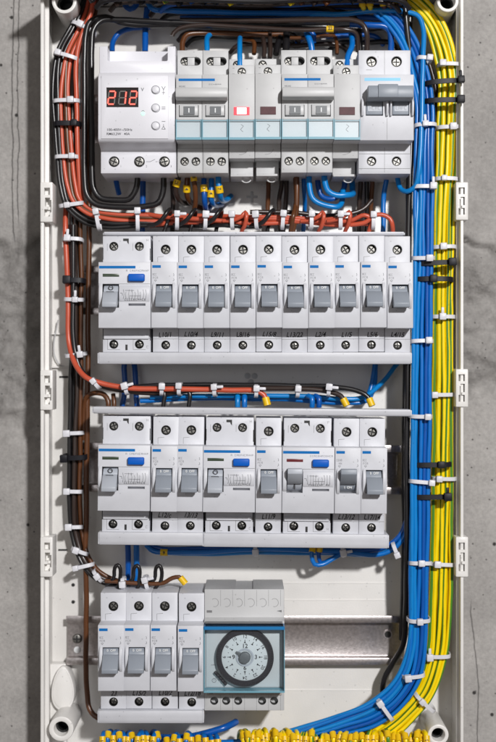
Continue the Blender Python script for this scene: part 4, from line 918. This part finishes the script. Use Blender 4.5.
# above the top row
top = [
 ([(112, 52, 18), (113, 42, 14), (119, 33, 12), (130, 28, 10), (150, 27, 8)], 'dblue', 'blue cable arching out of the left terminal of the voltage relay', 1.9),
 ([(145, 52, 20), (145, 35, 16), (146, 20, 12), (147, 8, 12)], 'dblue', 'blue cable rising straight above the voltage relay', 2.2),
 ([(122, -6, 16), (124, 3, 20), (130, 9, 22), (136, 5, 20), (138, -6, 16)], 'dblue', 'dark blue loop at the upper edge above the relay', 2.0),
 ([(147, -6, 22), (148, 4, 24), (153, 9.5, 25), (170, 10.5, 25), (240, 13, 24), (330, 14, 24)], 'blue', 'blue cable entering at the upper left and running right along the box', 1.9),
 ([(180, 16, 12), (260, 16, 12), (330, 14, 14), (400, 20, 14)], 'dblue', 'dark blue cable lying deep behind along the upper edge, first', 2.0),
 ([(190, 9, 8), (260, 10, 8), (340, 7, 10), (405, 12, 10)], 'dblue', 'dark blue cable lying deep behind along the upper edge, second', 2.0),
 ([(182, 52, 24), (183, 42, 22), (187, 35, 20), (205, 33, 18), (250, 34, 16), (285, 34, 16)], 'brown', 'brown cable from the first two pole breaker running right', 1.9),
 ([(172, 36, 26), (176, 30, 26), (190, 26, 26), (230, 26.5, 26), (260, 28.5, 28), (300, 30, 30), (330, 29, 31), (345, 30, 32), (356, 34, 30), (358, 52, 26)], 'dkbr', 'dark brown cable with a yellow number sleeve above the second two pole breaker', 1.6),
 ([(180, 20, 24), (230, 20.5, 26), (280, 21, 29), (330, 20, 32), (352, 20, 34), (362, 24, 35), (366.5, 33, 35), (367, 54, 30)], 'dkbr', 'dark brown cable turning down into the left terminal of the main switch', 1.8),
 ([(207, 52, 30), (207, 44, 28), (207.5, 38, 22), (212, 32, 14)], 'sky', 'bright blue end entering the first two pole breaker', 1.9),
 ([(240, 68, 40), (239.5, 56, 39), (239.5, 44, 34), (240, 38, 24)], 'sky', 'bright blue end entering the lit indicator module', 1.8),
 ([(254, 54, 20), (254, 42, 16), (250, 40, 14), (238, 39, 12)], 'brown', 'brown cable behind the lit indicator module', 1.6),
 ([(264, 58, 38), (264, 45, 34), (263, 38, 26)], 'dkbr', 'dark cable end entering the unlit indicator module, left one', 1.6),
 ([(270, 58, 30), (270, 45, 26), (270, 32, 16)], 'dkbr', 'dark cable end entering the unlit indicator module, right one', 1.6),
 ([(276, 54, 24), (278, 44, 20), (282, 30, 12)], 'black', 'black cable rising behind the second two pole breaker, left one', 2.2),
 ([(286, 52, 24), (286, 40, 20), (286, 28, 12)], 'black', 'black cable rising behind the second two pole breaker, right one', 2.6),
 ([(312, 52, 26), (311, 44, 26), (308, 36, 24), (306, 30, 18)], 'blue', 'blue cable end entering the second two pole breaker', 2.2),
 ([(306, 30, 18), (313, 33, 20), (314, 42, 16)], 'dblue', 'dark blue twin beside the end entering the second two pole breaker', 1.8),
 ([(347, 66, 40), (348, 56, 38), (352, 46, 34), (352, 36, 26), (350, 30, 20)], 'blue', 'blue cable end entering the rightmost indicator module', 2.0),
 ([(337, 54, 22), (337, 44, 20), (334, 36, 18), (310, 38, 16), (290, 38, 14)], 'brown', 'thin brown cable between the second two pole breaker and the rightmost indicator', 1.3),
 ([(391, 52, 26), (391, 40, 28), (389.5, 31, 29), (384, 26, 30), (374, 25, 30), (350, 24, 28)], 'dblue', 'deep blue cable arching into the right terminal of the main switch', 2.2),
 ([(360, 54, 26), (360, 40, 24), (359, 30, 18)], 'black', 'black cable just left of the main switch', 2.0),
]
for pts, c, lb, r_ in top: cable(pts, c, lb, None, r_, sleeve=[(0.80, '22')] if 'yellow number' in lb else None)
# thin yellow-green and dark cables across the very top
for k, (y, c, x0, x1, w_) in enumerate(((1.5, 'yg', 185, 415, 'upper'), (5, 'dkbr', 180, 400, 'middle'), (-2, 'yg', 300, 410, 'uppermost'))):
    cable([(x0, y-4, 20), ((x0+x1)/2, y, 20), (x1, y+1, 20)], c, '%s cable along the very top edge of the picture' % w_, None, 1.7)
for k, x in enumerate((362, 369, 383, 390)):
    cable([(x, -10, 34), (x, -2, 36), (x+1, 6, 34), (x+2, 9, 28)], 'brown' if k > 1 else 'yg', '%s sleeved cable end hanging at the upper edge above the main switch' % ORD[k], 'sleeved cable ends at the upper edge', 1.8, sleeve=[(0.62, '6')])
for k, (y, c, x0, x1, h_, w_) in enumerate(((0, 'black', 96, 410, 47, 'topmost'), (3, 'dkbr', 110, 400, 38, 'upper'), (4, 'dblue', 160, 402, 34, 'first'), (8, 'dkbr', 150, 340, 20, 'second'), (14, 'black', 160, 360, 16, 'third'), (33, 'dkbr', 178, 300, 10, 'fourth'), (38, 'black', 186, 296, 8, 'fifth'), (45, 'dkbr', 230, 350, 8, 'sixth'), (36, 'dblue', 296, 384, 8, 'seventh'), (42, 'black', 330, 400, 8, 'eighth'), (28, 'black', 330, 404, 12, 'ninth'))):  # dark cables added to shade the area above the top row
    cable([(x0, y+8, h_-4), (x0+8, y+1, h_), ((x0+x1)/2, y+random.uniform(-1.5, 1.5), h_), (x1-10, y, h_), (x1, y+9, h_-4)], c, '%s dark cable added to darken the box above the top row, from the top' % w_, 'dark cables added to darken above the top row', 1.8)
for k in range(26):
    x = 92+k*12.4+random.uniform(-2, 2); c = random.choice(('black', 'dkbr', 'yg', 'dblue', 'black'))
    if 300 < x < 420 or abs(x-125) < 0: c = random.choice(('black', 'dkbr', 'brown'))
    yb = random.uniform(-1, 5)
    cable([(x-3, -14, 30), (x-2, yb-6, 42), (x, yb, 44), (x+3, yb-4, 40), (x+5, -14, 30)], c, '%s cable bend dipping into view at the top edge, from the left' % ORD[k], 'cable bends at the top edge', 1.7)
# bundle below the third row
cable([(146, 545, 22), (153, 551, 24), (168, 552.5, 25), (200, 552, 25), (240, 549.5, 25), (300, 550, 25), (350, 553, 25), (375, 555, 26), (392, 550, 27), (402, 540, 28), (409, 526, 28)], 'blue', 'front blue cable running under the third row', r=1.7, sleeve=[(0.075, '9')])
cable([(150, 545, 20), (160, 549, 22), (200, 549, 22), (260, 548, 22), (320, 549, 22), (370, 550, 24), (388, 545, 26), (400, 535, 27), (407, 520, 27)], 'dblue', 'dark blue cable running close under the third row', r=1.7, sleeve=[(0.42, None)])
cable([(148, 540, 16), (156, 550, 18), (200, 554, 20), (260, 552.5, 20), (330, 553, 20), (372, 553.5, 20), (394, 545, 24), (405, 530, 25)], 'sky', 'light blue cable in the lower bundle under the third row', r=1.6)
cable([(313, 545, 26), (312.5, 556, 28), (315, 565, 28), (323, 565, 27), (333, 559, 26), (343, 553, 25)], 'blue', 'blue loop hanging under the third row', r=1.6, sleeve=[(0.06, None)])
cable([(320, 545, 26), (319.5, 558, 26), (322, 563, 25), (330, 560, 24), (340, 554, 24)], 'dblue', 'dark blue loop hanging beside the other loop under the third row', r=1.5, sleeve=[(0.06, None)])
cable([(127.5, 540, 10), (127.5, 565, 10), (127, 600, 8)], 'dblue', 'left one of the two dark blue cables dropping behind the bottom row', r=2.1)
cable([(136.5, 540, 12), (136.5, 565, 12), (136, 600, 10)], 'blue', 'right one of the two blue cables dropping behind the bottom row', r=2.1)
# arches into the bottom row
for i, x in enumerate((117.5, 137, 158)):
    cable([(x-12, 584, 32), (x-4, 579, 34), (x-2.5, 568, 36), (x+0.5, 565, 36), (x+3, 569, 36), (x+2.5, 580, 35), (x-4 if i == 2 else x, 590, 33)], 'black', '%s black arch entering the bottom row, counted from the left' % ORD[i], 'black arches entering the bottom row', 1.35)
cable([(105, 581, 33), (130, 583, 34), (150, 584, 34), (163, 583, 35), (172, 578, 36), (179, 577, 36), (184, 582, 36)], 'brown', 'brown cable ending in a yellow sleeve above the fourth breaker of the bottom row', r=1.5, ferrule=True)
# terminal clusters at the bottom
def cluster(x0, x1, n, col, group, words, ytop):
    for i in range(n):
        x = x0+(x1-x0)*(i+0.5)/n+random.uniform(-1.2, 1.2); yt = ytop+random.uniform(-1.5, 3.5); l = random.choice((-7, 6, 4, -4)); hh = random.uniform(33, 40)
        e = random.uniform(-1.2, 1.2)
        pts = [(x-e, yt+34, hh+3), (x-e*0.5, yt+15, hh+3), (x, yt+7, hh+3), (x+l*0.15, yt+2, hh), (x+l*0.5, yt-0.5, hh-7), (x+l*0.9, yt+2, hh-15), (x+l*1.2, yt+12, hh-20)]
        cable(pts, col, '%s %s' % (ORD[i], words+', from the left'), group, 1.6, sleeve=[(random.uniform(0.36, 0.44), str(random.randint(1, 9)))])
cluster(101, 160, 12, 'blue', 'blue cable ends with yellow sleeves at the lower edge', 'blue cable end with a yellow sleeve at the lower left', 731)
cluster(163, 222, 9, 'blue', 'blue cable ends with yellow sleeves at the lower edge', 'blue cable end with a yellow sleeve below the timer', 734)
cluster(242, 318, 17, 'yg', 'earth cable ends with yellow sleeves at the lower edge', 'sleeved earth cable end, left half of the lower edge', 731)
cluster(320, 430, 20, 'yg', 'earth cable ends with yellow sleeves at the lower edge', 'sleeved earth cable end, right half of the lower edge', 732)
cable([(150, 738, 20), (185, 737, 26), (205, 733, 30), (226, 727, 30), (236, 722, 20)], 'dblue', 'thick dark blue cable slanting up at the lower edge right of the sleeves', r=2.4)
cable([(180, 742, 18), (230, 742, 20), (262, 738, 22), (300, 733, 22), (340, 722, 22)], 'blue', 'blue cable swinging in low along the lower edge', r=1.8)

# ------------------------------------------------------------ cable ties
TIEN = {}
def tie(px, py, hw_, h, dep, col='W', ang=0.0, head=0.6, where='', hs=1.0, tail=False):
    """strap across a bundle: centre (px,py), half width px along strap, ang = strap direction in the picture (rad, clockwise)."""
    key = (col, where); TIEN[key] = TIEN.get(key, 0)+1
    nm = {'W': 'white', 'B': 'black'}[col]
    c = W3(px, py, h); a = hw_*S(h); b = dep; wd = 1.35 if col == 'W' else 1.75
    t = thing('cable_tie', '%s %s cable tie %s' % (ORD[TIEN[key]-1], nm, where), 'cable tie', c*MM, nm+' cable ties '+where.split(',')[0]); t.rotation_euler = (random.uniform(-.12, .12), ang+random.uniform(-.05, .05), 0)
    n = 28; ve = []; fs = []
    pts = []
    for i in range(n):
        q = 2*math.pi*i/n; cx, sx_ = math.cos(q), math.sin(q); e = 0.62
        pts.append((a*math.copysign(abs(cx)**e, cx), b*math.copysign(abs(sx_)**e, sx_)))
    mb = MB(); th = 0.9
    V = []
    for z in (-wd, wd):
        for k in (0, 1):
            for (x, h_) in pts:
                l = math.hypot(x, h_); V.append((x*(1+k*th/l), h_*(1+k*th/l), z))
    F = []
    for i in range(n):
        j = (i+1) % n; F += [(i, j, n+j, n+i), (2*n+i, 3*n+i, 3*n+j, 2*n+j), (n+i, n+j, 3*n+j, 3*n+i), (i, 2*n+i, 2*n+j, j)]
    mb.add(V, F); link('strap', mb.mesh('strap', ['tie'+col], 0.15, 1), t)
    mb = MB(); hx = (head+random.uniform(-.1, .1))*a; k = hs*random.uniform(0.85, 1.05); tail = tail or random.random() < 0.25; mb.box(hx-2.3*k, hx+2.3*k, b*0.9, b+3.4*k, -2.3*k, 2.3*k)
    if tail: mb.box(hx-1.0, hx+1.0, b+1, b+2, 2, 6.5)
    link('head', mb.mesh('head', ['tie'+col], 0.6), t)
w1 = 'on the upper left bundle, counted from the top'
tie(84, 29, 12.5, 20, 6, ang=0.45, head=-0.2, where=w1); tie(66.5, 57.5, 12, 22, 6, ang=0.25, head=-0.7, where=w1)
tie(67, 102, 12.5, 22, 6, head=0.45, where=w1, ang=-0.05); tie(68, 125, 12.5, 22, 6.5, 'B', head=0.5, where=w1, hs=1.1); tie(67.5, 158, 11.5, 22, 6, head=0.4, where=w1, ang=-0.03); tie(71.5, 204.5, 11.5, 22, 6, head=-0.2, where=w1, ang=-0.12)
w2 = 'on the left bundle beside the second row'
tie(73, 240.5, 9.5, 17, 6, head=-0.4, where=w2); tie(75, 281.5, 10, 17, 6.5, 'B', head=-0.6, where=w2, hs=1.3); tie(74.5, 299.5, 9.5, 18, 6, head=0.1, where=w2); tie(76, 354.5, 10, 19, 6, head=0.6, where=w2, ang=-0.15)
w3 = 'on the left bundle beside the third row'
tie(74, 433, 9, 16, 5.5, head=-0.6, where=w3); tie(75, 456.5, 11.5, 16, 6, 'B', head=-0.85, where=w3, hs=1.3); tie(73, 491.5, 9, 16, 5.5, head=-0.5, where=w3); tie(74, 527, 8.5, 16, 5.5, head=-0.5, where=w3)
tie(80, 551, 8, 17, 5.5, head=-0.5, where=w3, ang=0.3); tie(84, 566, 9.5, 19, 6, head=-0.7, where=w3, ang=-0.2); tie(98, 575.5, 6.5, 22, 5.5, head=0, where=w3, ang=0.9, hs=1.1)
w4 = 'around the cables above the bottom row'
tie(123.5, 583, 5.5, 32, 5, ang=1.5, head=0.0, where=w4); tie(147, 582, 6, 32, 5, ang=1.3, head=-0.6, where=w4, tail=True)
w5 = 'around the red and black bundle, counted from the left'
for x, an in ((98, 1.35), (137.5, 1.5), (177, 1.57), (205, 1.57), (232.5, 1.57), (257, 1.57), (283, 1.6), (311, 1.57), (340.5, 1.6), (373, 1.6)):
    tie(x, 221, 9 if x < 150 else 7.5, 31, 6, ang=an, head=-0.8 if x > 150 else -0.9, where=w5)
w6 = 'around the cables above the third row, counted from the left'
for x, y, an in ((96, 383.5, 0.9), (126, 388.5, 1.3), (161.5, 389, 1.57), (180, 389, 1.57), (215, 390, 1.57), (256, 391, 1.57), (297.5, 391, 1.57), (329, 390, 1.65)):
    tie(x, y, 5.5 if x < 170 else 5.5, 31, 5.5, ang=an, head=-0.5, where=w6, tail=x > 300)
w7 = 'around the tall blue bundle, counted from the top'
tie(424, 60, 7, 34, 6, head=0.7, where=w7, ang=0.1)
for y, x, hd in ((127, 425, -0.1), (188, 424, 0.8), (258, 423, 0.5), (342, 421.5, 0.6), (416, 420.5, 0.6), (482, 420.5, 0.9), (563, 420, 0.05), (619, 418.5, 0.0)):
    tie(x, y, 10.5, 37, 6.5, head=hd, where=w7, ang=random.uniform(-.05, .05))
tie(413, 674, 10.5, 37, 6.5, head=-0.6, where=w7, ang=-0.1); tie(385, 709, 12, 35, 6.5, head=-0.9, where=w7, ang=0.95); 
w8 = 'around the tall yellow and green bundle, counted from the top'
for y, x, hd, c in ((67, 449, -0.7, 'W'), (85, 442, 0.85, 'B'), (102.5, 442, 0.85, 'B'), (128, 448, 0.3, 'W'), (180.5, 446, -0.3, 'W'), (248, 443.5, -0.1, 'W'), (264, 436, 0.8, 'B'), (280.5, 433, 0.0, 'B'), (317, 442.5, -0.1, 'W'), (394.5, 441.5, -0.7, 'W'), (464.5, 431.5, 0.35, 'B'), (478, 443.5, -0.6, 'W'), (496, 431.5, 0.85, 'B'), (564, 441.5, -0.5, 'W'), (654.5, 438, -0.8, 'W')):
    hwid = 11.2 if c == 'W' else 18.5
    tie(x, y, hwid, 28 if c == 'W' else 33, 6.5 if c == 'W' else 9, c, head=hd, where=w8, ang=random.uniform(-.04, .04), hs=1.0 if c == 'W' else 1.15)
tie(424.5, 701, 13, 27, 6.5, head=-0.2, where=w8, ang=0.8)
w9 = 'around the blue cables under the third row'
tie(395.5, 549, 6.5, 27, 6, ang=1.2, head=0.7, where=w9); tie(343, 551, 5, 24, 5, ang=1.4, head=0.2, where=w9); tie(256, 550, 5, 23, 4.5, ang=1.5, head=0.3, where=w9)
# thin cut-off tie strap lying on the left inner wall
cable([(55, 322, 20), (50, 335, 24), (47.5, 345, 26), (49, 357, 24), (56, 365, 18), (66, 367, 12)], 'string', 'thin pale string hanging on the left inner wall of the box', r=0.45) if False else None
M['c_string'] = M['plo']
cable([(58, 320, 5), (55, 333, 4), (53, 346, 4), (54, 357, 4), (59, 365, 3), (66, 367, 2)], 'string', 'thin pale string hanging on the left inner wall of the box', r=0.45)
